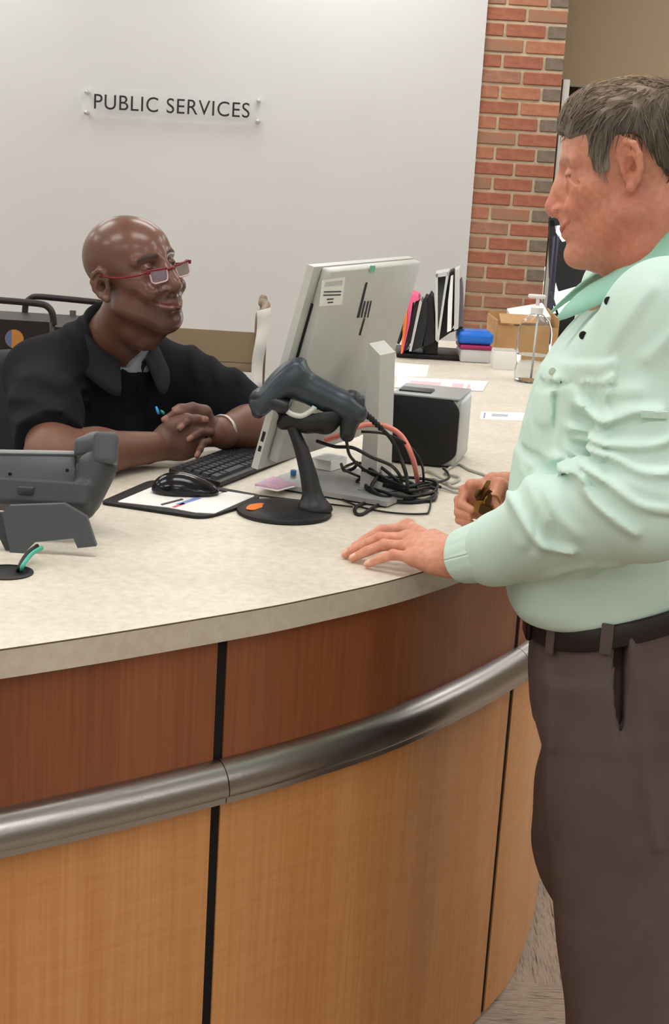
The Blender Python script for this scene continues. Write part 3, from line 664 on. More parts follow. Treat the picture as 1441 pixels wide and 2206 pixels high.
cu.add(cu.chain([PN(625, 905), PN(660, 908), PN(700, 905), PN(735, 880)], [.015, .02, .024, .02], .01), 0); cu.add(cu.cone(PN(610, 912), PN(628, 895), .012, .014), .01); cu.add(cu.cone(PN(588, 868), PN(618, 900), .006, .008), .008)
cu.cut(cu.chain([PN(640, 868), PN(690, 872), PN(745, 880)], [.022, .022, .02], .01), .004)
V, Q = cu.mesh(2); link('cradle', mesh(V, Q), M_rub, stn, 179, True)
scn = thing('barcode_scanner', tuple(PN(650, 900)), 'slate grey handheld barcode scanner resting in its stand', 'scanner')
hd = SDF(PN(530, 910) + [-.03, -.06, -.03], PN(800, 770) + [.04, .06, .04], .0028)
hdir = PN(640, 795) - PN(555, 870); Rs = frame(hdir, PN(560, 800) - PN(600, 870))
hd.add(hd.box(PN(600, 838), (.062, .034, .019), Rs, .015), 0)
hd.add(hd.ell(PN(612, 815), (.052, .032, .022), Rs), .01)
hd.add(hd.cone(PN(636, 824), PN(742, 874), .030, .025), .016); hd.add(hd.cone(PN(742, 874), PN(766, 888), .025, .022), .01)
hd.cut(hd.cone(PN(648, 892, -.1), PN(648, 892, .1), .016, .016), .008)
V, Q = hd.mesh(2); link('housing', mesh(V, Q), M_scan, scn, 179, True)
nz_ = SDF(PN(530, 910) + [-.03, -.06, -.03], PN(660, 790) + [.03, .06, .03], .0028)
nz_.add(nz_.box(PN(585, 862), (.036, .034, .012), frame(PN(630, 888) - PN(555, 862), (0, 0, 1)), .010), 0); nz_.add(nz_.cone(PN(552, 862), PN(556, 888), .014, .012), .01)
V, Q = nz_.mesh(2); link('nose_bumper', mesh(V, Q), M_scan2, scn, 179, True)
MB().tube(spline([PN(652, 782), PN(630, 784), PN(600, 806), PN(570, 836), PN(552, 862)], 6), .006, 8).build('edge_trim', mat('scanner_trim', (84, 96, 104), .35), scn, 179, True)
MB().tube(spline([PN(612, 880, -.02), PN(628, 892, -.02), PN(650, 896, -.02), PN(672, 884, -.02), PN(678, 876, -.02)], 6), .005, 8).build('trigger', mat('trigger_pale', (190, 194, 186), .4), scn, 179, True)
gp = SDF(PN(730, 960) + [-.02, -.05, -.03], PN(790, 840) + [.03, .05, .03], .0028)
gp.add(gp.chain([PN(758, 862), PN(754, 900), PN(748, 936)], [.019, .018, .014], .01), 0); V, Q = gp.mesh(2); link('grip', mesh(V, Q), M_scan2, scn, 179, True)
MB().box(tuple(PN(776, 868)), (.016, .034, .024), M=None, bev=.003).build('end_cap', M_dkgrey, scn, 40, True)
for i, (x, y) in enumerate(((783, 888), (789, 893), (795, 898), (801, 903), (807, 909), (813, 915), (820, 922))): MB().lathe([(0, -.0055), (.004, -.005), (.0058, 0), (.004, .005), (0, .0055)], 12, c=tuple(PN(x, y, .0 + i * .006))).build('strain_relief', M_rub, scn, 179, True)
# ---- cable nest
def cable(name, pts, r, m_, lb, par=None):
    P = [atz(p[0], p[1], CT + p[2]) if len(p) == 3 else atd(p[0], p[1], p[3]) for p in pts]
    o = MB().tube(spline(P, 8), r, 7).build(name, m_, par, 179, par is not None)
    return o if par is not None else tag(o, lb, 'cable')
M_pink = mat('salmon_cable', (232, 138, 124), .45); M_gcab = mat('grey_cable', (176, 174, 164), .5)
cable('cord', [(818, 920, 0, 2.73), (842, 945, 0, 2.75), (862, 985, 0, 2.76), (876, 1030, 0, 2.76), (872, 1062, .012), (830, 1070, .014), (790, 1052, .016), (800, 1030, .02), (850, 1050, .018), (900, 1066, .012), (935, 1062, .008), (930, 1078, .004), (880, 1076, .004), (820, 1066, .008), (770, 1058, .01)], .0038, M_rub, None, scn)
cable('black_cable', [(692, 1048, .004), (760, 1043, .006), (820, 1058, .02), (870, 1070, .015), (930, 1062, .008), (940, 1040, .02), (900, 1030, .03), (830, 1028, .03), (776, 1032, .02), (775, 1045, .01), (830, 1062, .012), (900, 1075, .006)], .0032, M_rub, 'black cable looping left over the computer stand base')
cable('black_cable', [(900, 1068, .004), (850, 1072, .004), (800, 1080, .003), (768, 1092, .003), (766, 1105, .003), (780, 1108, .003), (810, 1090, .004), (860, 1070, .006), (900, 1055, .016), (870, 1035, .03), (820, 1035, .03), (800, 1010, .05), (810, 1000, .055), (850, 1030, .04), (880, 1060, .012)], .0036, M_rub, 'black cable with a loop at the front edge of the nest')
cable('black_cable', [(930, 1060, .005), (925, 1098, .003), (910, 1107, .003), (840, 1104, .003), (770, 1090, .003), (720, 1066, .004), (692, 1050, .006), (720, 1046, .008), (800, 1045, .012)], .0019, M_rub, 'thin black cable lying nearest the customer\'s hand')
cable('black_cable', [(682, 950, 0, 2.74), (720, 962, 0, 2.72), (760, 965, 0, 2.7), (800, 985, 0, 2.7), (845, 1005, 0, 2.72), (865, 1035, .03), (850, 1060, .012), (800, 1065, .008)], .0034, M_rub, 'black cable leaving the back of the screen below the scanner')
cable('black_cable', [(745, 935, 0, 2.66), (748, 960, 0, 2.67), (756, 985, 0, 2.7), (790, 1015, .05), (840, 1040, .03), (890, 1062, .01)], .003, M_rub, 'black cable hanging from the scanner grip')
cable('black_cable', [(778, 930, 0, 2.78), (830, 935, 0, 2.78), (880, 960, 0, 2.8), (908, 1000, 0, 2.82), (912, 1040, .02), (905, 1065, .006), (860, 1062, .01)], .0026, M_rub, 'black cable arching outside the salmon cable')
cable('black_cable', [(770, 995, 0, 2.74), (745, 1005, 0, 2.72), (742, 1012, 0, 2.72), (770, 1025, .02), (830, 1048, .014), (890, 1050, .02), (960, 1034, .015), (965, 1020, .02), (955, 1010, .012)], .0026, M_rub, 'black cable running from the nest to the black printer')
cable('black_cable', [(780, 1012, .05), (815, 1022, .045), (845, 1040, .03), (880, 1058, .02), (925, 1050, .012), (940, 1062, .006), (915, 1078, .005), (870, 1082, .004), (830, 1072, .01), (800, 1050, .025), (820, 1020, .045)], .0036, M_rub, 'thick black cable coiled on top of the nest')
cable('black_cable', [(735, 1000, .03), (742, 1014, .03), (760, 1010, .04), (775, 998, .05), (800, 1012, .05), (838, 1035, .035), (875, 1048, .03), (915, 1040, .02), (950, 1050, .01)], .0034, M_rub, 'black cable with a plug hanging before the screen upright')
cable('salmon_cable', [(700, 948, 0, 2.76), (740, 935, 0, 2.75), (785, 915, 0, 2.77), (830, 918, 0, 2.79), (865, 940, 0, 2.8), (888, 985, 0, 2.81), (898, 1030, .03), (902, 1056, .006)], .0052, M_pink, 'salmon pink cable arching in front of the black printer')
cable('grey_cable', [(900, 1052, .004), (930, 1030, .004), (965, 1042, .004), (990, 1030, .004), (960, 1018, .004), (985, 1000, .003), (1010, 1012, .003), (1040, 1022, .003), (1062, 1032, .003)], .003, M_gcab, 'pale grey cable trailing from the nest past the printer')
cable('grey_cable', [(880, 1045, .005), (915, 1015, .004), (950, 1030, .006), (975, 1050, .004), (1000, 1048, .004), (985, 1060, .004), (940, 1048, .006), (900, 1060, .004)], .003, M_gcab, 'pale grey cable coiled at the right side of the nest')
# ---- label printer
pr = atz(912, 1006, CT); R12 = rotm((pr[0] + .012, pr[1] + .085, CT), math.radians(-13))
prn = thing('label_printer', tuple(pr), 'squat black fronted printer with silver sides behind the cable nest', 'printer')
MB().box((0, .008, .076), (.15, .17, .146), M=R12, bev=.012, seg=3).build('body', M_silver2, prn, 40, True)
MB().prism(roundpoly([(-.078, .006), (.045, .004), (.0745, .028), (.0745, .128), (.058, .148), (-.078, .148)], .012), -.081, -.07, axis=1, M=R12, bev=.002).build('front_panel', M_rub, prn, 40, True)
MB().box((-.03, -.02, .152), (.07, .05, .008), M=R12, bev=.002).build('cutter_lip', M_dkgrey, prn, 40, True)
MB().box((.0, .0, .150), (.146, .16, .004), M=R12, bev=.001).build('lid', M_ltgrey, prn, 40, True)
for sx in (-.06, .06):
    for sy in (-.06, .07): MB().lathe([(.008, 0), (.008, .004)], 12, c=(sx, sy, 0), M=R12).build('foot', M_rub, prn, 40, True)
# ---- loose papers
def paper(poly, z, marks, lb):
    t = thing('paper_sheet', tuple(atz(*np.mean(np.array(poly), 0), CT)), lb, 'paper')
    slab(MB(), poly, CT + z, CT + z + .0008).build('sheet', M_paper, t, None, True)
    for q, m_ in marks: slab(MB(), q, CT + z + .0008, CT + z + .001).build('print_mark', m_, t, None, True)
M_pk = mat('print_pink', (236, 190, 196), .8)
paper([(830, 780), (925, 787), (918, 812), (820, 812)], 0, [], 'plain white sheet half hidden behind the screen upright')
paper([(855, 812), (1052, 822), (1040, 843), (850, 835)], .001, [([(884, 820), (950, 824), (948, 832), (882, 829)], M_pk), ([(975, 826), (1000, 827), (996, 838), (972, 836)], M_pk), ([(1008, 828), (1014, 828), (1012, 838), (1004, 838)], M_pk)], 'long white sheet with pink printing behind the black printer')
paper([(1036, 887), (1140, 890), (1140, 907), (1034, 903)], 0, [([(1043, 889), (1046, 889), (1044, 901), (1041, 901)], M_blue), ([(1060, 891), (1095, 893), (1093, 898), (1058, 897)], mat('print_grey', (176, 180, 190), .8))], 'white printed slip lying right of the black printer')
# ---- far end of the desk: sorter with files
FD = 4.78
M_wire = mat('black_wire_metal', (26, 25, 27), .4, .3)
sr = thing('file_sorter', tuple(atz(920, 772, CT)), 'black fan shaped file sorter on the far end of the desk', 'sorter')
sc0 = atz(925, 772, CT)
MB().box((sc0[0], sc0[1] + .08, CT + .008), (.22, .22, .016), bev=.004).build('tray', M_wire, sr, 40, True)
MB().box((sc0[0] + .002, sc0[1] + .08, CT + .035), (.045, .20, .05), bev=.006).build('hub', M_wire, sr, 40, True)
MB().tube([aty(868, 762, sc0[1]), aty(912, 742, sc0[1]), aty(946, 722, sc0[1]), aty(996, 704, sc0[1])], .005, 8).build('front_wire', M_wire, sr, 179, True)
MB().tube([aty(868, 762, sc0[1] + .16), aty(912, 742, sc0[1] + .16), aty(946, 722, sc0[1] + .16), aty(996, 704, sc0[1] + .16)], .005, 8).build('rear_wire', M_wire, sr, 179, True)
for x_ in (.11,): 
    for dy in (0, .16): MB().tube([(sc0[0] + x_, sc0[1] + dy, CT), (sc0[0] + x_, sc0[1] + dy, CT + .09)], .004, 8).build('leg', M_wire, sr, 179, True)
def fmat(n, c): return mat(n, c, .6)
FILES = [([(866, 660), (862, 668), (850, 738), (860, 742), (868, 700)], fmat('file_black', (26, 24, 28)), 'black file folder leftmost in the sorter', 'folder'),
    ([(867, 649), (879, 648), (876, 700), (866, 762), (863, 762), (867, 720)], fmat('file_orange', (246, 130, 50)), 'bright orange file folder in the sorter', 'folder'),
    ([(880, 640), (886, 632), (900, 638), (903, 646), (889, 652), (882, 700), (868, 761), (866, 760), (877, 700)], fmat('file_pink', (244, 104, 150)), 'hot pink file folder next to the orange one in the sorter', 'folder'),
    ([(892, 655), (897, 648), (902, 652), (901, 670), (884, 740), (872, 758), (885, 690)], fmat('file_plum', (40, 28, 36)), 'dark plum file folder right of the pink one in the sorter', 'folder'),
    ([(903, 650), (907, 646), (909, 652), (886, 757), (881, 757)], fmat('file_grey', (186, 186, 182)), 'thin pale grey file folder between dark ones in the sorter', 'folder'),
    ([(910, 650), (915, 640), (921, 643), (919, 700), (908, 748), (888, 755), (900, 700)], fmat('file_black2', (22, 22, 24)), 'black file folder left of the middle of the sorter', 'folder'),
    ([(921, 642), (926, 633), (932, 640), (936, 700), (936, 738), (912, 748), (916, 700)], fmat('file_black3', (18, 18, 20)), 'thick black file folder just left of the white magazine box', 'folder'),
    ([(968, 588), (976, 583), (980, 590), (978, 700), (968, 718), (945, 734), (950, 700)], fmat('file_black4', (20, 20, 24)), 'tall black folder just right of the white magazine box', 'folder'),
    ([(971, 596), (976, 594), (972, 712), (963, 716), (965, 650)], M_paper, 'white paper bundle sticking up among the tall black folders', 'papers'),
    ([(980, 582), (990, 578), (990, 640), (987, 708), (978, 712)], fmat('file_clear', (196, 196, 192)), 'tall pale grey folder second from the right in the sorter', 'folder'),
    ([(988, 612), (994, 602), (997, 620), (998, 700), (987, 706)], fmat('file_slate', (96, 88, 94)), 'slate grey folder rightmost in the sorter', 'folder')]
for i, (poly, m_, lb, ct) in enumerate(FILES):
    mb = MB(); pxprism(mb, poly, FD + .035 + .012 * ((i * 5) % 4), (.012, .14, 0)); tag(mb.build('file_folder' if ct == 'folder' else 'paper_bundle', m_, smooth=30), lb, ct)
mg = thing('magazine_file', tuple(aty(945, 735, sc0[1])), 'white open magazine box standing tall in the sorter', 'magazine file')
for nm, poly in (('side', [(938, 590), (943, 589), (943, 735), (938, 733)]), ('side', [(962, 586), (967, 585), (945, 736), (940, 736)]), ('lip', [(938, 590), (967, 585), (966, 594), (938, 598)]), ):
    mb = MB(); pxprism(mb, poly, FD + .03, (.012, .15, 0)); mb.build(nm, M_silver, mg, 30, True)
mb = MB(); pxprism(mb, [(942, 596), (964, 592), (944, 733)], FD + .12, (.001, .004, 0)); mb.build('back', M_ltgrey, mg, None, True)
# ---- containers beside the sorter
bxx = thing('lunch_box', tuple(atz(1020, 782, CT)), 'clear lunch box with a magenta lid under the blue box', 'container')
c_ = atz(1021, 782, CT); Mc = rotm((c_[0], c_[1] + .06, CT), .05)
MB().box((0, 0, .022), (.10, .12, .044), M=Mc, bev=.008).build('body', mat('frosted_clear', (204, 204, 202), .3), bxx, 40, True)
MB().box((0, 0, .050), (.106, .126, .014), M=Mc, bev=.005).build('lid', mat('magenta_plastic', (158, 36, 92), .35), bxx, 40, True)
blu = thing('blue_box', (c_[0], c_[1] + .05, CT + .057), 'bright blue plastic box sitting on the magenta lid', 'container')
MB().box((0, 0, .022), (.115, .10, .042), M=rotm((c_[0] - .001, c_[1] + .055, CT + .057), .05), bev=.014, seg=3).build('body', mat('blue_plastic', (30, 112, 214), .3), blu, 40, True)
MB().box((0, 0, .043), (.085, .07, .006), M=rotm((c_[0] - .001, c_[1] + .055, CT + .057), .05), bev=.002).build('lid', mat('blue_plastic2', (60, 120, 220), .3), blu, 40, True)
wb = atz(1086, 797, CT); t = thing('white_carton', tuple(wb), 'small white carton in front of the cardboard box', 'box')
MB().box((0, .035, .03), (.072, .07, .06), M=rotm((wb[0], wb[1], CT), .04), bev=.002).build('body', M_paper, t, 40, True); MB().box((0, .035, .0605), (.07, .068, .002), M=rotm((wb[0], wb[1], CT), .04)).build('lid', M_silver, t, None, True)
M_card = mat('cardboard', (196, 156, 108), .85, var=(184, 142, 96), vscale=(12, 12, 12))
cb = thing('cardboard_box', tuple(atz(1125, 770, CT)), 'open cardboard box with papers behind the sanitiser bottle', 'box')
c_ = atz(1128, 768, CT); Mc = rotm((c_[0], c_[1] + .12, CT), .06); hx, hy, hz = .105, .11, .118
MB().box((0, -hy, hz * .5 - .008), (2 * hx, .004, hz - .016), M=Mc).build('front_side', M_card, cb, None, True); MB().box((0, hy, hz * .55), (2 * hx, .004, hz * 1.1), M=Mc).build('back_side', M_card, cb, None, True)
MB().box((-hx, 0, hz * .5), (.004, 2 * hy, hz), M=Mc).build('left_side', M_card, cb, None, True); MB().prism([(-hy, 0), (hy, 0), (hy, hz * 1.25), (-hy, hz * 1.12)], hx - .002, hx + .002, axis=0, M=Mc).build('right_side', M_card, cb, None, True)
MB().box((0, 0, .003), (2 * hx, 2 * hy, .004), M=Mc).build('bottom', M_card, cb, None, True)
MB().box((0, 0, 0), (.13, .004, .06), M=Mc @ rotm((-.03, -hy + .02, hz + .004), 0, -1.1)).build('flap', M_card, cb, None, True)
tag(MB().box((0, 0, 0), (.13, .10, .05), M=Mc @ rotm((.02, .0, hz + .0), .1, .4, -.2), bev=.003).build('paper_packet', M_paper, smooth=40), 'white paper packet sticking up out of the cardboard box', 'packet')
# ---- sanitiser bottle
sn = atz(1143, 822, CT); sa = thing('sanitiser_bottle', tuple(sn), 'clear plastic sanitiser bottle with a white pump', 'bottle')
M_clear = mat('clear_plastic', (248, 250, 250), .04, trans=1.0, ior=1.15)
M_gel = mat('clear_gel', (244, 248, 250), .02, trans=1.0, ior=1.12)
prof = [(.0, .001), (.046, .001), (.052, .006), (.052, .04), (.049, .055), (.052, .07), (.052, .145), (.049, .165), (.040, .185), (.024, .200), (.017, .206), (.017, .215)]
pin = [(r_ - .0015 if r_ > .002 else 0, z + .0015) for r_, z in prof]
MB().lathe(prof + pin[::-1], 40, c=tuple(sn)).build('bottle', M_clear, sa, 60, True)
MB().lathe([(0, .004), (.049, .004), (.0495, .04), (.0465, .055), (.0495, .07), (.0495, .082), (0, .082)], 36, c=tuple(sn)).build('gel', M_gel, sa, 60, True)
MB().lathe([(.019, .206), (.019, .224), (.014, .229), (.006, .231), (.006, .252), (.0, .252)], 24, c=tuple(sn)).build('pump_collar', M_white, sa, 40, True)
MB().tube([(sn[0], sn[1], CT + .01), (sn[0] + .004, sn[1], CT + .21)], .003, 8).build('dip_tube', M_white, sa, 179, True)
MB().box((sn[0] - .004, sn[1] - .0, CT + .257), (.052, .02, .012), bev=.004).build('pump_head', M_white, sa, 40, True)
# ---- pen holder beyond the box
po = atz(1238, 762, CT); po = po + np.array([.0, .25, 0]); pen = thing('pen_holder', (po[0], po[1], CT), 'black mesh desk caddy of pens beyond the cardboard box', 'holder')
MB().box((0, 0, .055), (.12, .10, .11), M=rotm((po[0], po[1], CT), .3), bev=.004).build('caddy', M_rub, pen, 40, True); MB().box((.03, -.02, .07), (.06, .07, .14), M=rotm((po[0], po[1], CT), .3), bev=.004).build('caddy_block', M_rub, pen, 40, True)
for i, (dx, dy, tx, m_) in enumerate(((-.03, 0, -.04, M_dkgrey), (-.005, .02, .02, M_rub), (.03, 0, .05, mat('pen_navy', (40, 40, 70), .4)), (.01, -.02, -.01, M_red))):
    tag(MB().tube([(po[0] + dx, po[1] + dy, CT + .09), (po[0] + dx + tx, po[1] + dy, CT + .19)], .0045, 8).build('pen', m_, smooth=179), ('dark grey pen', 'black pen', 'navy pen', 'red pen')[i] + ' standing in the black desk caddy', 'pen')
# ---- black display on a pole by the window
dp = thing('display_stand', tuple(aty(1187, 760, 6.2) * np.array([1, 1, 0])), 'black flat display on a slim pole in front of the window', 'display')
pp = aty(1186, 640, 6.2); MB().tube([(pp[0] + .008, 6.2, .03), (pp[0] + .0, 6.2, 1.36)], .014, 12).build('pole', mat('pole_indigo', (40, 34, 58), .4), dp, 179, True)
MB().lathe([(0, 0), (.2, 0), (.2, .02), (.03, .035), (0, .035)], 32, c=(pp[0], 6.2, 0)).build('base', M_rub, dp, 40, True)
mb = MB(); pxprism(mb, [(1183, 476), (1193, 474), (1197, 500), (1212, 522), (1350, 490), (1352, 586), (1204, 628), (1196, 600), (1184, 600)], 6.25, (0, .035, 0)); mb.build('panel', M_rub, dp, 30, True)
mb = MB(); pxprism(mb, [(1183, 470), (1240, 466), (1240, 482), (1184, 488)], 6.25, (0, .03, 0)); mb.build('bracket', M_rub, dp, 30, True)
# ---- book carts by the wall
M_tan = mat('tan_metal', (156, 136, 108), .5); M_tube = mat('brown_tube', (128, 106, 84), .45)
M_brk = mat('black_brown_metal', (40, 32, 32), .45)
YT = 4.35
tcx = thing('book_cart', tuple(aty(470, 850, YT) * np.array([1, 1, 0])), 'tan metal book cart against the wall, papers hung on its end rail', 'cart')
a0, a1 = aty(300, 704, YT), aty(540, 716, YT); zt, zb_ = (a0[2] + a1[2]) / 2, aty(540, 798, YT)[2]
xL, xR = a0[0] + .03, aty(546, 760, YT)[0]; dp_ = .38
MB().box(((xL + xR) / 2, YT, (zt + zb_) / 2 + .012), (xR - xL, .006, zt - zb_ - .02)).build('back_panel', M_tan, tcx, None, True)
MB().box(((xL + xR) / 2, YT + dp_ / 2, zb_ + .008), (xR - xL, dp_, .028), bev=.003).build('shelf', M_tan, tcx, 40, True)
MB().box(((xL + xR) / 2, YT + dp_ / 2, .5), (xR - xL, dp_, .028), bev=.003).build('shelf', M_tan, tcx, 40, True)
MB().box(((xL + xR) / 2, YT + dp_ / 2, .2), (xR - xL, dp_, .028), bev=.003).build('shelf', M_tan, tcx, 40, True)
zr = aty(556, 672, YT)[2]
xf = xR + .012; xb = aty(564, 760, YT + .3)[0]
MB().tube(spline([(xf, YT, .1), (xf, YT, .6), (xf, YT, zr - .06), (xf + .004, YT + .02, zr - .015), (xf + .012, YT + .06, zr), ((xf + xb) / 2 + .012, YT + .17, zr + .004), (xb - .004, YT + .26, zr), (xb, YT + .3, zr - .04), (xb, YT + .3, .6), (xb, YT + .3, .1)], 6), .0125, 10).build('end_rail', M_tube, tcx, 179, True)
MB().tube([(xf, YT, zb_ + .01), (xb, YT + .3, zb_ + .01)], .010, 10).build('cross_bar', M_tube, tcx, 179, True)
MB().tube([(xL, YT, .1), (xL, YT, zr)], .0125, 10).build('post', M_tube, tcx, 179, True); MB().tube([(xL, YT + dp_, .1), (xL, YT + dp_, zr)], .0125, 10).build('post', M_tube, tcx, 179, True)
for x_, y_ in ((xf, YT), (xb, YT + .3), (xL, YT), (xL, YT + dp_)): MB().lathe([(0, -.016), (.05, -.016), (.05, .016), (0, .016)], 20, M=rotm((x_, y_, .05), 0, math.pi / 2)).build('caster', M_rub, tcx, 40, True)
pq = MB(); v = []
for i in range(11):
    t_ = i / 10; z = zr + .006 - .235 * t_; o_ = .006 * math.sin(t_ * 11); wd_p = .040 - .010 * t_
    for s_ in (0.0, 1.0): v.append((xf - .006 + .004 * math.sin(t_ * 7) + wd_p * s_ - .006 * t_, YT - .036 + o_ + .006 * s_, z + .012 * s_))
pq.add(v, [(2 * i, 2 * i + 1, 2 * i + 3, 2 * i + 2) for i in range(10)])
hp = tag(pq.build('hanging_paper', M_paper, smooth=60), 'white notice strip hung over the end rail of the tan cart', 'paper')
sm_ = hp.modifiers.new('thickness', 'SOLIDIFY'); sm_.thickness = .002
# black cart behind the seated man
YB = 4.6
bc = thing('book_cart', tuple(aty(40, 850, YB) * np.array([1, 1, 0])), 'black tubular book cart with a round sticker behind the seated man', 'cart')
def rl(pts, Y): return spline([aty(x, y, Y) for x, y in pts], 6)
MB().tube(rl([(-260, 620), (-40, 643), (40, 650), (88, 655), (104, 662), (113, 676), (116, 700)], YB), .0105, 10).build('handle_rail', M_brk, bc, 179, True)
MB().tube(rl([(54, 705), (54, 668), (57, 652), (66, 643), (80, 639), (130, 643), (200, 650), (224, 653)], YB + .35), .0105, 10).build('handle_rail', M_brk, bc, 179, True)
e0, e1 = aty(-260, 662, YB), aty(112, 694, YB); e2 = aty(-260, 780, YB)
MB().box(((e0[0] + e1[0]) / 2, YB, (e1[2] + e2[2]) / 2 - .05), (e1[0] - e0[0], .008, e1[2] - e2[2] + .1)).build('side_panel', M_brk, bc, None, True)
MB().box(((e0[0] + e1[0]) / 2 + .03, YB + .17, e1[2] - .02), (e1[0] - e0[0] + .06, .34, .012)).build('top_shelf', M_brk, bc, None, True)
f0, f1 = aty(54, 676, YB + .35), aty(118, 690, YB + .35)
MB().box(((f0[0] + f1[0] + .06) / 2, YB + .35, (f0[2] + f1[2]) / 2 - .02), (f1[0] - f0[0] + .06, .008, .045)).build('rear_panel', M_brk, bc, None, True)
for x_, y_ in ((e0[0], YB), (e1[0], YB), (e0[0], YB + .35), (e1[0], YB + .35)):
    MB().tube([(x_, y_, .08), (x_, y_, e1[2])], .0105, 10).build('post', M_brk, bc, 179, True); MB().lathe([(0, -.016), (.045, -.016), (.045, .016), (0, .016)], 20, M=rotm((x_, y_, .046), 0, math.pi / 2)).build('caster', M_rub, bc, 40, True)
sk = aty(31, 730, YB - .005); stk = MB().lathe([(0, 0), (.029, 0), (.029, .001), (0, .001)], 28, M=rotm(tuple(sk), 0, math.pi / 2)).build('sticker', mat('sticker_orange', (196, 134, 62), .6), bc, None, True)
MB().add([(sk[0] - .028 * math.cos(a), sk[1] - .0015, sk[2] + .028 * math.sin(a)) for a in np.linspace(-1.25, 1.25, 10)], [tuple(range(10))]).build('sticker_half', mat('sticker_blue', (92, 112, 160), .6), stk, None, True)
# ---- office chair of the seated man
ch = thing('office_chair', (-.82, 3.35, 0), 'black office chair behind the seated man, only its backrest edge showing', 'chair')
M_chr = mat('black_upholstery', (44, 47, 52), .85, bump=.3, bscale=400)
s = SDF((-1.25, 3.0, .72), (-.6, 3.75, 1.25), .006); Rc = frame((.75, -.66, .12), (0, 0, 1))
s.add(s.box((-.90, 3.38, .94), (.045, .22, .20), Rc, .04), 0); V, Q = s.mesh(1); link('backrest', mesh(V, Q), M_chr, ch, 179, True)
MB().box((0, 0, .74), (.48, .48, .08), M=rotm((-.62, 3.22, 0), -.72), bev=.03, seg=3).build('seat', M_chr, ch, 40, True)
MB().tube([(-.62, 3.22, .1), (-.62, 3.22, .72)], .03, 14).build('column', M_blk, ch, 40, True); MB().box((-.80, 3.36, .80), (.05, .05, .2)).build('back_arm', M_blk, ch, None, True)
for i in range(5):
    a = i * 2 * math.pi / 5 + .3; MB().tube([(-.62, 3.22, .1), (-.62 + .3 * math.cos(a), 3.22 + .3 * math.sin(a), .075)], [.026, .018], 10).build('base_leg', M_blk, ch, 40, True); MB().lathe([(0, -.02), (.03, -.02), (.03, .02), (0, .02)], 16, M=rotm((-.62 + .3 * math.cos(a), 3.22 + .3 * math.sin(a), .032), 0, math.pi / 2)).build('caster', M_blk, ch, 40, True)
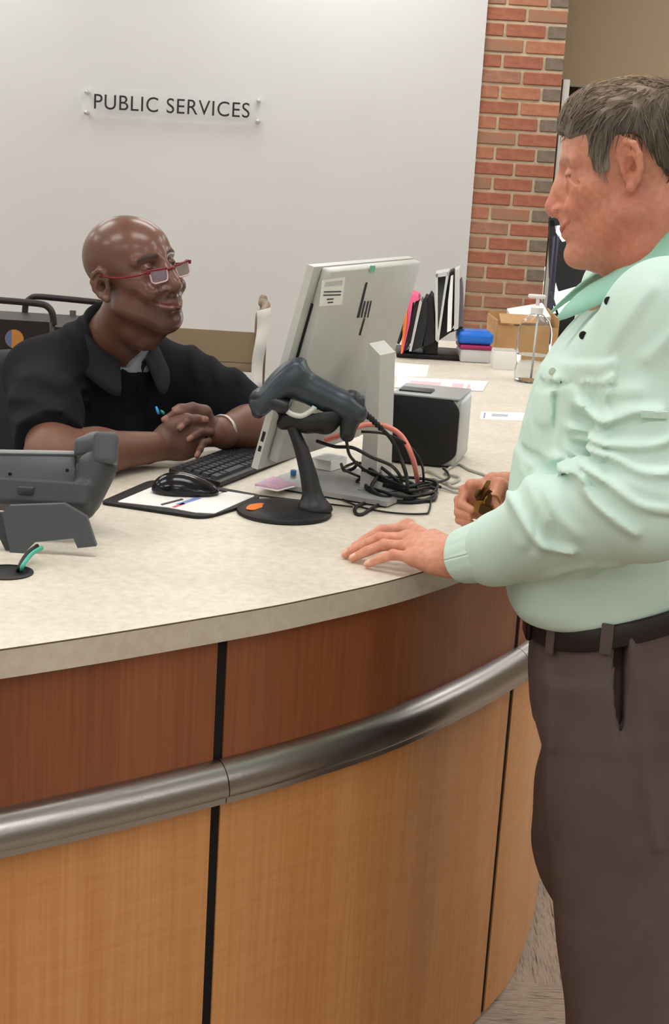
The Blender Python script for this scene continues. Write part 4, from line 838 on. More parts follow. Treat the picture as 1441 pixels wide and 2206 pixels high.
# ================================================================= people
def mm(*p): return tuple(x / 1000 for x in p)
def build_head(O, R, sc, neck_pts, neck_rs, o, vox=.0023):
    """head + neck in a head frame (x forward, y left, z up, origin between the ear canals); returns world verts, quads, local verts"""
    s = SDF((-.135, -.115, -.215), (.150, .115, .145), vox)
    X, Y, Z = s.P; Pf = s.P; Ps = [X, np.abs(Y), Z]
    E = s.ell; A = s.add; C = s.cut
    def sym(on): s.P = Ps if on else Pf
    A(E(mm(-8, 0, 48), mm(98, 76, 80)), 0); A(E(mm(26, 0, 50), mm(70, 66, 58)), .02)
    A(E(mm(42, 0, -22), mm(52, 58, 72)), .028); A(E(mm(66, 0, -46), mm(34, 36, 38)), .02)
    sym(True)
    jw = o.get('jaw', 0)
    A(s.cone(mm(8, 52 + jw, -50), mm(70, 22 + jw * .4, -93), .018 + jw * .0003, .016), .034)
    A(E(mm(62, 44, -8), mm(24, 18, 18)), .018)
    A(s.cone(mm(92, 8, 37), mm(74, 48, 35), .0095, .008), .012)
    sym(False)
    A(E(mm(82 + o.get('chin', 0), 0, -97), mm(18, 21, 16)), .014)
    sym(True)
    C(E(mm(103, 33, 15), mm(19, 19, 12)), .014)
    ap = o.get('apple', 1.0); A(E(mm(84, 36, -31), mm(20 * ap, 18 * ap, 17 * ap)), .016)                       # raised cheek
    # eye: ball and lids
    ey = mm(80, 32, 15); yy = (np.abs(Y) - .032) / .012
    ball = s.sph(ey, .0122); A(ball, .001)
    sq = o.get('squint', 0)
    lid = s.sph(ey, .0140)
    A(np.maximum(lid, (.0180 - sq - .004 * yy ** 2) - Z), .002); A(np.maximum(lid, Z - (.0105 + sq * .7 + .0025 * yy ** 2)), .002)
    A(s.chain([mm(88, 18, 5), mm(90, 32, 1), mm(82, 46, 6)], [.003, .004, .003]), .008)     # bag under the eye
    for q in o.get('crows', []): C(s.chain([mm(*p) for p in q], [.0016] * len(q)), .004)
    sym(False)
    nl = o.get('nose', 0)
    A(s.cone(mm(98, 0, 27), mm(121 + nl, 0, -20), .008, .0095), .011); A(s.sph(mm(120 + nl, 0, -27), .0115 + o.get('tip', 0)), .008)
    A(s.cone(mm(113, 0, -38), mm(104, 0, -47), .005, .005), .006)
    sym(True)
    A(E(mm(96, 7, -12), mm(20, 13, 26)), .014)
    aw = o.get('ala', 0); A(E(mm(109 + nl * .5, 14 + aw, -32), mm(12, 8 + aw * .4, 9)), .006); C(E(mm(114 + nl * .5, 8 + aw * .5, -41), mm(6, 4, 4)), .003)
    sym(False)
    mz = o.get('muz', 0); sm = o.get('smile', 0); A(E(mm(86 + mz, 0, -58), mm(23, 31, 25)), .014)
    sym(True)
    A(s.chain([mm(107 + mz, 0, -59), mm(103 + mz, 14, -60), mm(90 + mz, 31, -54 + sm)], [.0048, .0042, .002]), .006)
    A(s.chain([mm(105 + mz, 0, -70), mm(101 + mz, 13, -68), mm(90 + mz, 30, -56 + sm)], [.0060, .0054, .002]), .006)
    C(s.chain([mm(114 + mz, 0, -64.5), mm(108 + mz, 14, -63), mm(92 + mz, 35, -53 + sm)], [.0022, .0024, .002]), .0025)
    C(s.chain([mm(113, 18, -33), mm(104, 33, -44), mm(91, 44, -60)], [.0024, .003, .002]), .008)
    for q in o.get('folds', []): C(s.chain([mm(*p) for p in q], [.0022] * len(q)), .007)
    sym(False)
    C(s.sph(mm(110, 0, -82), .008), .010)
    # ear
    sym(True)
    ta = math.radians(-24); Re = [[math.cos(ta), math.sin(ta), 0], [-math.sin(ta), math.cos(ta), 0], [0, 0, 1]]; ec = np.array(mm(-6, 77, 2 + o.get('earz', 0))); es = o.get('ear', 1.0)
    def ep(a, b, c): return tuple(ec + es * (np.array(Re[0]) * a + np.array(Re[1]) * c + np.array([0, 0, 1]) * b))
    ear = E(tuple(ec), (.017 * es, .0045, .029 * es), Re)
    rim = s.chain([ep(.010, -.004, .001), ep(.014, .010, .002), ep(.011, .024, .003), ep(.0, .031, .004), ep(-.012, .025, .005), ep(-.018, .010, .006), ep(-.017, -.006, .005), ep(-.010, -.020, .003), ep(.002, -.029, .002)], [.0036, .0042, .0044, .0046, .0046, .0045, .0042, .004, .0045], .003)
    ear = smin(ear, rim, .003); ear = smin(ear, s.chain([ep(-.008, .016, .003), ep(-.010, .0, .004), ep(-.004, -.014, .003)], [.003, .003, .003]), .003)
    ear = -smin(-ear, E(ep(-.001, -.002, .006), (.0095 * es, .010, .0135 * es), Re), .003); ear = -smin(-ear, s.chain([ep(-.001, .021, .006), ep(-.012, .014, .008)], [.0032, .0034]), .003)
    ear = smin(ear, s.cone(ep(.011, -.005, .002), ep(.009, -.010, .003), .004, .003), .003); ear = smin(ear, s.sph(ep(.003, -.029, .001), .0068), .005)
    s.d = smin(s.d, ear, .006)
    sym(False)
    # throat and neck
    A(s.cone(mm(58, 0, -92), mm(0, 0, -105), .026, .045), .025)
    L = [np.array(R) @ (np.array(p, float) - O) / sc for p in neck_pts]
    A(s.chain(L, [r / sc for r in neck_rs], .03), .02)
    for a, b, r_, k in o.get('extra', []): A(s.cone(mm(*a), mm(*b), r_[0], r_[1]), k)
    V, Q = s.mesh(1)
    return O + sc * (V @ np.array(R)), Q, V
def skin_col(V, base, o):
    """pigment of a face from head-frame positions"""
    x, y, z = V[:, 0], np.abs(V[:, 1]), V[:, 2]; C = np.tile(np.array(base, float)[None], (len(V), 1))
    def blend(m, c): 
        nonlocal C
        C = C * (1 - m[:, None]) + np.array(c, float)[None] * m[:, None]
    g = lambda c, r: np.exp(-(((x - c[0] / 1000) / (r[0] / 1000)) ** 2 + ((y - c[1] / 1000) / (r[1] / 1000)) ** 2 + ((z - c[2] / 1000) / (r[2] / 1000)) ** 2))
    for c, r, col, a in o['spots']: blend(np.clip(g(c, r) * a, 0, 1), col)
    n = vnoise(V, 3, 60); C *= (1 + .06 * n)[:, None]
    # lips
    yy = y; lz = -.0645 + (yy / .034) ** 2 * (.0110 + o.get('smile', 0) / 1000)
    m = np.clip(1 - np.abs(z - lz) / .0075, 0, 1) ** .5 * (x > .088) * (y < .032); blend(m * .8, o['lip'])
    m = np.clip(1 - np.abs(z - lz) / .0016, 0, 1) * (x > .085) * (y < .034); blend(m * .9, o['gap'])
    # brows
    bz = .040 - ((y - .03) / .02) ** 2 * .004; m = np.clip(1.25 - np.abs(z - bz) / .0055, 0, 1) * (x > .066) * (y > .011) * (y < .052); blend(m * o.get('browa', .9), o['brow'])
    # eyes
    ed = np.sqrt((x - .080) ** 2 + (y - .032) ** 2 + (z - .015) ** 2); m = ((ed < .0131) & (x > .086)).astype(float); blend(m, o.get('white', (.55, .5, .46)))
    iy = y - .032 - o.get('gaze', 0) * np.sign(V[:, 1]); m = m * (np.sqrt(iy ** 2 + (z - .0155) ** 2) < .0058); blend(m, (.02, .012, .01))
    m = np.clip(1.2 - np.abs(ed - .0138) / .0012, 0, 1) * (np.abs(z - (.0178 - o.get('sq', 0))) < .0018) * (x > .084); blend(m * .7, o['gap'])
    if o.get('slit'):
        m = np.clip(1.3 - np.abs(z - (.0142 - .0012 * ((y - .033) / .012) ** 2)) / .0013, 0, 1) * (ed < .0152) * (x > .079) * (y > .02); blend(m * .85, o['gap'])
    return np.clip(C, 0, 1)
FING = {'i': ((92, 26, 3), (45, 25, 21), (9.6, 9.0, 8.0, 6.6)), 'm': ((95, 6, 5), (49, 29, 22), (9.8, 9.2, 8.2, 6.8)), 'r': ((89, -13, 4), (45, 27, 21), (9.4, 8.8, 7.8, 6.5)), 'p': ((79, -30, 0), (36, 20, 18), (8.6, 7.8, 7.0, 6.0))}
def hand(s, W, ex, ey, ez, curl, splay, thumb, sc=1.0, chains=None, forearm=None):
    """adds a five-fingered hand to s; ex along the fingers, ey to the thumb side, ez out of the back. Returns nail centres"""
    ex, ey, ez = [np.array(v, float) / np.linalg.norm(v) for v in (ex, ey, ez)]; W = np.array(W, float)
    T = lambda p: W + sc * (ex * p[0] + ey * p[1] + ez * p[2]) / 1000
    palm = None
    for k, base in (('i', (14, 12, 0)), ('m', (12, 3, 1)), ('r', (12, -6, 1)), ('p', (12, -14, -1))):
        e = s.cone(T(base), T(FING[k][0]), .0150 * sc, .0112 * sc); palm = e if palm is None else smin(palm, e, .012)
    palm = smin(palm, s.ell(T((45, 0, -7)), (.042 * sc, .034 * sc, .013 * sc), [ex, ey, ez]), .012)
    tc = [T(p) for p in thumb]; palm = smin(palm, s.chain([T((14, 14, -4)), tc[0], tc[1]], [.014 * sc, .0145 * sc, .0115 * sc], .01), .014)
    palm = smin(palm, s.ell(T((36, -24, -8)), (.028 * sc, .013 * sc, .012 * sc), [ex, ey, ez]), .012)
    if forearm is not None:
        palm = smin(palm, s.chain([W + np.array(p) * 0 if p is None else np.array(p, float) for p in forearm[0]], forearm[1], .02), .02)
    out = None; nails = []
    def fin(pts, rs):
        nonlocal out
        f = smin(palm, s.chain(pts, rs, .003), .007); f = smin(f, s.sph(pts[1], rs[1] * 1.05), .003); out = f if out is None else smin(out, f, .0012)
        d = pts[3] - pts[2]; d = d / np.linalg.norm(d); u = ez - d * (ez @ d); u /= np.linalg.norm(u) + 1e-9
        b = pts[1] - pts[2]; dn = np.cross(np.cross(b, d), d) if np.linalg.norm(np.cross(b, d)) > 1e-5 else -u
        dn = -dn / (np.linalg.norm(dn) + 1e-9)
        if abs(dn @ u) > .2: u = dn * np.sign(dn @ u) if dn @ u > 0 else u
        nails.append((pts[3] + u * rs[3] * .75 - d * .0015, d, u))
    for k in 'imrp':
        mcp, ln, rr = FING[k]
        if chains and k in chains: pts = [np.array(p, float) for p in chains[k]]
        else:
            a = 0; pts = [T(mcp)]; sp = math.radians(splay[k])
            for j in range(3):
                a += math.radians(curl[k][j]); d = (ex * math.cos(sp) + ey * math.sin(sp)) * math.cos(a) - ez * math.sin(a); pts.append(pts[-1] + d * ln[j] * sc / 1000)
        fin(pts, [r / 1000 * sc for r in rr])
    fin([tc[0], tc[1], tc[2], tc[3]], [.0125 * sc, .0108 * sc, .0100 * sc, .0078 * sc])
    return out, nails
def hand_col(V, base, nails, nailc, knuck, pad=None):
    C = np.tile(np.array(base, float)[None], (len(V), 1)); C *= (1 + .07 * vnoise(V, 5, 110))[:, None]
    for c, d, u in nails:
        q = V - c; a = q @ d; h = q @ u; l = np.sqrt(np.maximum((q ** 2).sum(1) - a * a - h * h, 0)); m = ((np.abs(a) < .0068) & (l < .0052) & (h > -.0035) & (h < .006)).astype(float); C = C * (1 - m[:, None]) + np.array(nailc)[None] * m[:, None]
        if pad is not None:
            g = np.exp(-((q ** 2).sum(1)) / .009 ** 2)[:, None] * .55; C = C * (1 - g) + np.array(pad)[None] * g
    return np.clip(C, 0, 1)
def ring_strip(rows, name, m, par, th=.004, sub=1):
    """rows: list of equally long point lists, skinned and thickened"""
    n = len(rows[0]); V = [p for r in rows for p in r]; Fc = [(i * n + k, i * n + k + 1, (i + 1) * n + k + 1, (i + 1) * n + k) for i in range(len(rows) - 1) for k in range(n - 1)]
    o = MB().add(V, Fc).build(name, m, par, 179, True)
    if sub: md = o.modifiers.new('sub', 'SUBSURF'); md.levels = sub; md.render_levels = sub
    md = o.modifiers.new('thick', 'SOLIDIFY'); md.thickness = th; md.offset = 0
    return o
def seg2(X, Z, pts):
    """distance in the x-z plane to a polyline"""
    d = None
    for a, b in zip(pts[:-1], pts[1:]):
        ba = (b[0] - a[0], b[1] - a[1]); L = ba[0] ** 2 + ba[1] ** 2 + 1e-12; h = np.clip(((X - a[0]) * ba[0] + (Z - a[1]) * ba[1]) / L, 0, 1); e = np.sqrt((X - a[0] - ba[0] * h) ** 2 + (Z - a[1] - ba[1] * h) ** 2); d = e if d is None else np.minimum(d, e)
    return d
def inpoly(X, Z, P):
    ins = np.zeros(X.shape, bool); n = len(P)
    for i in range(n):
        (x0, z0), (x1, z1) = P[i], P[(i + 1) % n]; c = ((z0 > Z) != (z1 > Z)) & (X < (x1 - x0) * (Z - z0) / (z1 - z0 + 1e-12) + x0); ins ^= c
    return ins
# ----------------------------------------------------------------- seated man
SKB = lin((108, 73, 60))[:3]
EO = atd(286, 600, 3.05); yaw = math.radians(50)
fH = np.array([math.sin(yaw), -math.cos(yaw), .20]); lf = np.array([math.cos(yaw), math.sin(yaw), 0]); upH = np.array([0, 0, 1.0]) - lf * .17
RH = frame(fH, upH)
fT = np.array([.57, -.82, 0]); lT = np.array([.82, .57, 0]); TC = np.array([-.495, 3.16, 1.20])      # torso axes and base of the neck
eopt = dict(squint=.0012, ala=3, tip=.001, jaw=0, nose=-2)
NKB = TC + np.array([.0, .0, -.03])
Vh, Qh, Vl = build_head(EO, RH, 1.01, [EO + RH[0] * -.02 + RH[2] * -.05, TC + fT * .018 + np.array([0, 0, .03]), NKB - fT * .02], [.054, .057, .066], eopt)
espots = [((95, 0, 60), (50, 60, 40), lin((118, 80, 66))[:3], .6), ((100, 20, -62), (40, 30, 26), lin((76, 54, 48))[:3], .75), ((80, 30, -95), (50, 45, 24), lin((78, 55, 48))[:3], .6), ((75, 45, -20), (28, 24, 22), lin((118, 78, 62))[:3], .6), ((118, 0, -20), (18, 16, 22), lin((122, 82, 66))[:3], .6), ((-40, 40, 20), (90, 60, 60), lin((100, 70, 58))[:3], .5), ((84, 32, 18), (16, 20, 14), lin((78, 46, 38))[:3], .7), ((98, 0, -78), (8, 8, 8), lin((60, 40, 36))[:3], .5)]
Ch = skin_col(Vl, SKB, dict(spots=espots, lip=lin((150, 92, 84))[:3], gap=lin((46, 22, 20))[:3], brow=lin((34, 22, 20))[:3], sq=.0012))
# arms: elbows on the desk, hands clasped
SR = TC - lT * .165 + np.array([.0, -.0, -.045]); SL = TC + lT * .180 + np.array([0, 0, -.068])
ER = atz(112, 985, CT + .052); EL = atz(572, 918, CT + .056)
HC_ = atz(398, 950, CT + .05); D0 = float((HC_ - CAM) @ _f)
WR = atd(338, 962, D0 - .035); WL = atd(466, 932, D0 + .045)
s = SDF(np.minimum.reduce([ER, SR, HC_]) - [.08, .08, .08], np.maximum.reduce([ER, SR, HC_ + [.1, .1, .1]]) + [.05, .06, .03], .0034)
fa = s.chain([SR, ER, ER * .6 + WR * .4, WR], [.056, .046, .044, .030], .03); s.add(fa, 0); s.keep(s.plane((0, 0, CT + .0005), (0, 0, -1)), .004); VaR, QaR = s.mesh(2)
s = SDF(np.minimum.reduce([EL, SL, WL]) - [.08, .08, .08], np.maximum.reduce([EL, SL, WL]) + [.08, .08, .03], .0034)
fa = s.chain([SL, EL, EL * .6 + WL * .4, WL], [.056, .046, .043, .030], .03); s.add(fa, 0); s.keep(s.plane((0, 0, CT + .0005), (0, 0, -1)), .004); VaL, QaL = s.mesh(2)
s = SDF(HC_ - [.12, .12, .06], HC_ + [.13, .14, .09], .0021)
H = lambda x, y, o_=0: atd(x, y, D0 + o_)
dR, nR = hand(s, WR, H(425, 938, -.01) - WR, (.05, .25, 1.0), np.cross(H(425, 938, -.01) - WR, (.05, .25, 1.0)) * 1.0, dict(i=(55, 70, 30), m=(55, 70, 30), r=(55, 70, 30), p=(55, 65, 30)), dict(i=3, m=0, r=-3, p=-6), [(28, 34, 6), (58, 42, 10), (80, 36, 14), (100, 30, 16)], .97)
chL = dict(i=[H(438, 908, .03), H(402, 889, .0), H(374, 892, -.028), H(353, 904, -.036)], m=[H(446, 916, .02), H(414, 903, -.022), H(399, 911, -.040), H(388, 922, -.044)], r=[H(450, 932, .01), H(432, 930, -.030), H(419, 938, -.044), H(407, 946, -.048)], p=[H(448, 950, .005), H(437, 954, -.030), H(431, 968, -.040), H(424, 982, -.044)])
dL, nL = hand(s, WL, H(425, 920, .02) - WL, (-.1, .2, 1.0), np.array((.35, -.6, .5)), None, None, [(34, 30, 10), (62, 34, 8), (84, 28, 4), (104, 22, 0)], .95, chL)
s.add(dR, 0); s.d = smin(s.d, dL, .0012)
s.add(s.cone(WR - (H(425, 938, -.01) - WR) * .25, WR + (H(425, 938) - WR) * .1, .031, .027), .012); s.add(s.cone(WL + (WL - H(425, 920, .02)) * .4, WL, .031, .027), .012); s.keep(s.plane((0, 0, CT + .0005), (0, 0, -1)), .004)
Vhd, Qhd = s.mesh(1)
Chd = hand_col(Vhd, lin((104, 72, 60))[:3], nR + nL, lin((168, 122, 104))[:3], None, lin((138, 96, 80))[:3])
# hidden trunk and legs, so the figure is whole
s = SDF((-1.0, 2.7, .40), (-.1, 3.55, 1.26), .012); PEL = TC - fT * .13 + np.array([0, 0, -.42])
s.add(s.chain([TC + [0, 0, -.03], TC - fT * .03 + [0, 0, -.2], PEL], [.06, .08, .09], .05), 0); s.add(s.cone(SR, SL, .045, .045), .04)
for sg_ in (-1, 1): K_ = PEL + fT * .36 + lT * .11 * sg_; s.add(s.chain([PEL + lT * .09 * sg_, K_, K_ + np.array([.0, .04, -.36])], [.07, .05, .04], .03), .03)
Vt, Qt = s.mesh(1)
emp = thing('person', (float(TC[0]), float(TC[1]), .62), 'seated bald man in a black polo shirt and red glasses, hands clasped on the desk', 'person')
M_skin1 = mat('brown_skin', (120, 80, 62), .30, attr=True, bump=.05, bscale=500, sss=.08, coat=.1)
M_skin1b = mat('brown_skin_arms', (120, 80, 62), .5, attr=True, bump=.12, bscale=420, sss=.08)
Vb, Qb = joinVQ([(Vh, Qh), (VaR, QaR), (VaL, QaL), (Vhd, Qhd), (Vt, Qt)]); me = mesh(Vb, Qb, 'body')
ca = np.tile(np.array(lin((118, 80, 63))[:3])[None], (len(VaR) + len(VaL), 1)) * (1 + .06 * vnoise(np.r_[VaR, VaL], 8, 40))[:, None]
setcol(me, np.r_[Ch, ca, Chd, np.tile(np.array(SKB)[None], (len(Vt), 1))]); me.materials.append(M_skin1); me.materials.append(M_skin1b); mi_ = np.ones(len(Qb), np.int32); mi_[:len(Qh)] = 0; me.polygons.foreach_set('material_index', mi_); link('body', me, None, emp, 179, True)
# polo shirt
s = SDF((-1.0, 2.62, .62), (-.02, 3.6, 1.36), .0052)
Rt = [fT, lT, np.array([0, 0, 1.0])]
s.add(s.ell(TC - fT * .035 + [0, 0, -.20], (.128, .185, .235), Rt), 0); s.add(s.ell(TC - fT * .10 + [0, 0, -.42], (.15, .175, .22), Rt), .06)
s.add(s.chain([SR + [0, 0, .0], TC + [0, 0, -.03], SL + [0, 0, .0]], [.064, .070, .060], .04), .06)
s.add(s.cone(TC - fT * .02 + [0, 0, .02], TC - fT * .03 - lT * .1 + [0, 0, -.02], .05, .055), .05); s.add(s.cone(TC - fT * .02 + [0, 0, .02], TC - fT * .03 + lT * .1 + [0, 0, -.025], .05, .055), .05)
def sleeve(S, E_, t, r0, r1):
    e = s.chain([S, S + (E_ - S) * .5, S + (E_ - S) * t], [r0, (r0 + r1) / 2, r1], .03); d = (E_ - S) / np.linalg.norm(E_ - S)
    return np.maximum(e, s.plane(S + (E_ - S) * t, d))
s.add(sleeve(SR, ER, .84, .072, .068), .035); s.add(sleeve(SL, EL, .86, .068, .064), .035)
P3 = np.stack([g.ravel() for g in s.P], 1)
# soft folds on sleeves, placed in the x-z plane
def fold(lines, amp, sig, dep, ylim=None, yw=.05):
    X, Z = s.P[0][:, 0, :], s.P[2][:, 0, :]; F2 = np.zeros_like(X)
    for ln in lines:
        pts = [tuple(atd(x, y, dep)[[0, 2]]) for x, y in ln]; F2 = np.maximum(F2, np.exp(-(seg2(X, Z, pts) / sig) ** 2))
    g = 1.0 if ylim is None else 1 / (1 + np.exp((s.P[1] - ylim) / yw * 4)); s.d = s.d - np.float32(amp) * F2[:, None, :].astype(np.float32) * g
fold([[(50, 800), (100, 790), (160, 815)], [(45, 840), (110, 830), (170, 850)], [(60, 880), (120, 868), (172, 880)], [(100, 705), (150, 740), (178, 800)], [(130, 690), (175, 730)], [(380, 770), (400, 850)], [(420, 770), (450, 850)], [(460, 790), (500, 850)], [(250, 800), (255, 900)], [(290, 830), (300, 930)]], .006, .010, 3.0)
vp = [H(247, 748), H(336, 738), H(296, 822)]
vx = [(p[0], p[2]) for p in [atd(248, 742, 3.06), atd(334, 728, 3.06), atd(296, 812, 3.06)]]
X2, Z2 = s.P[0][:, 0, :], s.P[2][:, 0, :]; pin_ = inpoly(X2, Z2, vx); ed_ = seg2(X2, Z2, vx + vx[:1]); sd2 = np.where(pin_, -ed_, ed_).astype(np.float32)[:, None, :] + np.zeros_like(s.d)
base_d = s.d.copy()
front = s.plane(TC + fT * .02, -fT)
cutv = np.maximum(np.maximum(sd2, front), -(base_d + .03)); s.d = np.maximum(s.d, -cutv)
s.cut(s.chain([TC + fT * .03 + [0, 0, .12], TC + fT * .03 + [0, 0, .0]], [.066, .062], .01), .008)
V, Q = s.mesh(2)
M_polo = mat('black_pique', (17, 18, 23), .9, var=(21, 22, 28), vscale=(8, 8, 8), bump=.35, bscale=700, spec=.25)
polo = link('polo_shirt', mesh(V, Q), M_polo, emp, 179, True)
# undershirt in the open neck
u = SDF(TC + [-.14, -.16, -.16], TC + [.16, .14, .06], .004); u.add(u.ell(TC - fT * .035 + [0, 0, -.20], (.122, .179, .229), Rt), 0); u.add(u.chain([SR, TC + [0, 0, -.03], SL], [.056, .064, .054], .04), .06);
u.cut(u.cone(TC + fT * .03 + [0, 0, .10], TC + fT * .03 + [0, 0, .01], .058, .056), .006);
def bhit(x, y):
    ro = ray(x, y); ts = np.linspace(2.7, 3.3, 400); pts = CAM + ts[:, None] * ro; ij = np.clip(np.round((pts - s.lo) / s.v).astype(int), 0, np.array(s.d.shape) - 1); dd = base_d[ij[:, 0], ij[:, 1], ij[:, 2]]; return pts[int(np.argmax(dd < 0))], ro / np.linalg.norm(ro)
_cp = []
for x, y, r_ in ((292, 772, .036), (296, 795, .026), (298, 815, .018)):
    h_, rd_ = bhit(x, y); _cp.append(h_ + rd_ * (r_ + .003))
u.add(u.chain(_cp, [.036, .026, .018], .01), .01); u.keep(u.plane(TC + fT * -.0, -fT), .0); V, Q = u.mesh(1)
link('undershirt', mesh(V, Q), mat('grey_undershirt', (150, 152, 160), .9, bump=.2, bscale=500), emp, 179, True)
# polo collar: stand, roll and flap
rows = []; n_ = 27
def colpt(ph, r, z, fx=0.0): return tuple(TC + fT * (.012 + r * math.cos(ph) + fx) + lT * r * math.sin(ph) + np.array([0, 0, z]))
for lev in range(5):
    row = []
    for i in range(n_):
        u_ = i / (n_ - 1); ph = math.radians(24 + 312 * u_); fr = (1 + math.cos(ph)) / 2; tip = max(0, 1 - min(u_, 1 - u_) / .14)
        if lev == 0: r, z, fx = .064, .020 - .060 * fr, .016
        elif lev == 1: r, z, fx = .068, .100 - .110 * fr, .016
        elif lev == 2: r, z, fx = .074, .103 - .112 * fr, .018
        elif lev == 3: r, z, fx = .090, .070 - .105 * fr - .006 * tip, .020 + .006 * tip
        else: r, z, fx = .106 + .004 * tip, .034 - .098 * fr - .020 * tip, .022 + .012 * tip
        row.append(colpt(ph, r, z, fx))
    rows.append(row)
ring_strip(rows, 'collar', mat('collar_rib', (20, 22, 27), .9, bump=.3, bscale=600), emp, .0045)
pk = MB(); 
for i, (x, y) in enumerate(((302, 850), (304, 890))):
    pass
# placket line and buttons (dark on dark)
for (x, y) in ((303, 838), (306, 878)):
    # march along the view ray to the shirt front
    ro = ray(x, y); ts = np.linspace(2.7, 3.2, 300); pts = CAM + ts[:, None] * ro; ij = np.clip(((pts - s.lo) / s.v).astype(int), 0, np.array(s.d.shape) - 1); dd = s.d[ij[:, 0], ij[:, 1], ij[:, 2]]; k_ = int(np.argmax(dd < 0)); bpt = pts[k_]
    MB().lathe([(0, -.0015), (.005, -.0015), (.0055, 0), (.005, .0015), (0, .0015)], 14, M=rotm(tuple(bpt), yaw, math.pi / 2)).build('button', M_blk, polo, 40, True)
# eyeglasses
M_rim = mat('red_frame', (128, 34, 40), .3); M_rimw = mat('rim_pale', (214, 178, 180), .25); M_lens = mat('lens_glass', (226, 218, 236), .02, trans=.85, ior=1.3, spec=1.0, coat=.6)
gl = bpy.data.objects.new('eyeglasses', None); COL.objects.link(gl); gl.parent = emp; gl.empty_display_size = .02
bpy.context.view_layer.update(); gl.matrix_world = Matrix.Translation(V3(EO + RH[0] * .11)); gl['label'] = 'narrow rectangular glasses with dark red frame'
GL = lambda x, y, z: EO + 1.01 * (RH[0] * x + RH[1] * y + RH[2] * z) / 1000
def lensloop(sg_): return [GL(117 - 6 * (abs(y) - 12) / 44 , y * sg_, z) for y, z in roundpoly([(11, 11), (54, 14), (53, -9), (46, -13), (15, -13)], 6, 3)]
for sg_ in (1, -1):
    lp = lensloop(sg_); r_ = MB().tube(lp, .0017, 6, closed=True).build('rim', M_rimw, gl, 179, True)
    topb = MB().tube([GL(118, 11 * sg_, 11), GL(112.5, 54 * sg_, 14.5)], .0022, 6).build('brow_bar', M_rim, r_, 179, True)
    c = np.mean(lp, 0); off = RH[0] * .0006; n_ = len(lp)
    MB().add([tuple(p + off) for p in lp] + [tuple(p - off) for p in lp], [tuple(range(n_)), tuple(range(2 * n_ - 1, n_ - 1, -1))] + [(i, n_ + i, n_ + (i + 1) % n_, (i + 1) % n_) for i in range(n_)]).build('lens', M_lens, gl, None, True)
    MB().tube(spline([GL(112.5, 54 * sg_, 13), GL(107, 62 * sg_, 12), GL(95, 68 * sg_, 10), GL(40, 77 * sg_, 12), GL(0, 79 * sg_, 20), GL(-14, 80 * sg_, 8)], 5), .0019, 6).build('temple', M_rim, gl, 179, True)
    MB().box((0, 0, 0), (.012, .006, .008), M=Matrix(((RH[0][0], RH[1][0], RH[2][0], 0), (RH[0][1], RH[1][1], RH[2][1], 0), (RH[0][2], RH[1][2], RH[2][2], 0), (0, 0, 0, 1))).copy() if False else rotm(tuple(GL(110, 57 * sg_, 12)), yaw - 1.57), bev=.001).build('hinge', M_rim, gl, 40, True)
MB().tube(spline([GL(118, 12, 8), GL(121, 0, 10), GL(118, -12, 8)], 5), .002, 6).build('bridge', M_rim, gl, 179, True)
# bracelet on the far wrist
bd_ = (EL - WL) / np.linalg.norm(EL - WL); bc_ = WL + bd_ * .022; b1 = np.cross(bd_, (0, 0, 1)); b1 /= np.linalg.norm(b1); b2 = np.cross(bd_, b1)
MB().tube([bc_ + (b1 * math.cos(a) + b2 * math.sin(a)) * .0335 for a in np.linspace(0, 2 * math.pi, 33)[:-1]], .0055, 8, closed=True, flat=.6).build('bracelet', mat('silver_band', (196, 190, 178), .3, .7), emp, 179, True)
# trousers under the desk
s = SDF((-1.0, 2.7, .16), (-.1, 3.6, .95), .014); s.add(s.ell(PEL, (.15, .185, .13), Rt), 0)
for sg_ in (-1, 1): K_ = PEL + fT * .36 + lT * .11 * sg_; s.add(s.chain([PEL + lT * .09 * sg_, K_, K_ + np.array([.0, .04, -.36])], [.10, .078, .06], .03), .03)
V, Q = s.mesh(1); link('trousers', mesh(V, Q), mat('dark_trousers', (40, 40, 46), .9), emp, 179, True)
for sg_ in (-1, 1):
    K_ = PEL + fT * .36 + lT * .11 * sg_ + np.array([0, .04, -.42]); s = SDF(K_ - .22, K_ + .22, .008); s.add(s.cone(K_ - fT * .03, K_ + fT * .13 + [0, 0, -.02], .042, .034), 0); s.add(s.cone(K_, K_ + [0, 0, .07], .045, .05), .02); V, Q = s.mesh(1); link('shoe', mesh(V, Q), M_blk, emp, 179, True)
# pens held between his hands
for nm, x0, y0, x1, y1, c, lb in (('pen', 336, 876, 342, 892, (40, 150, 214), 'blue pen tip standing above the clasped hands'), ('ring_clip', 346, 884, 354, 892, (30, 130, 110), 'green clip just above the clasped hands')):
    tag(MB().tube([H(x0, y0, .01), H((x0 + x1) / 2, (y0 + y1) / 2, .008), H(x1, y1, .006)], [.002, .0032, .0028], 8).build(nm, mat(nm + '_mat', c, .4), smooth=179), lb, 'pen' if nm == 'pen' else 'clip')
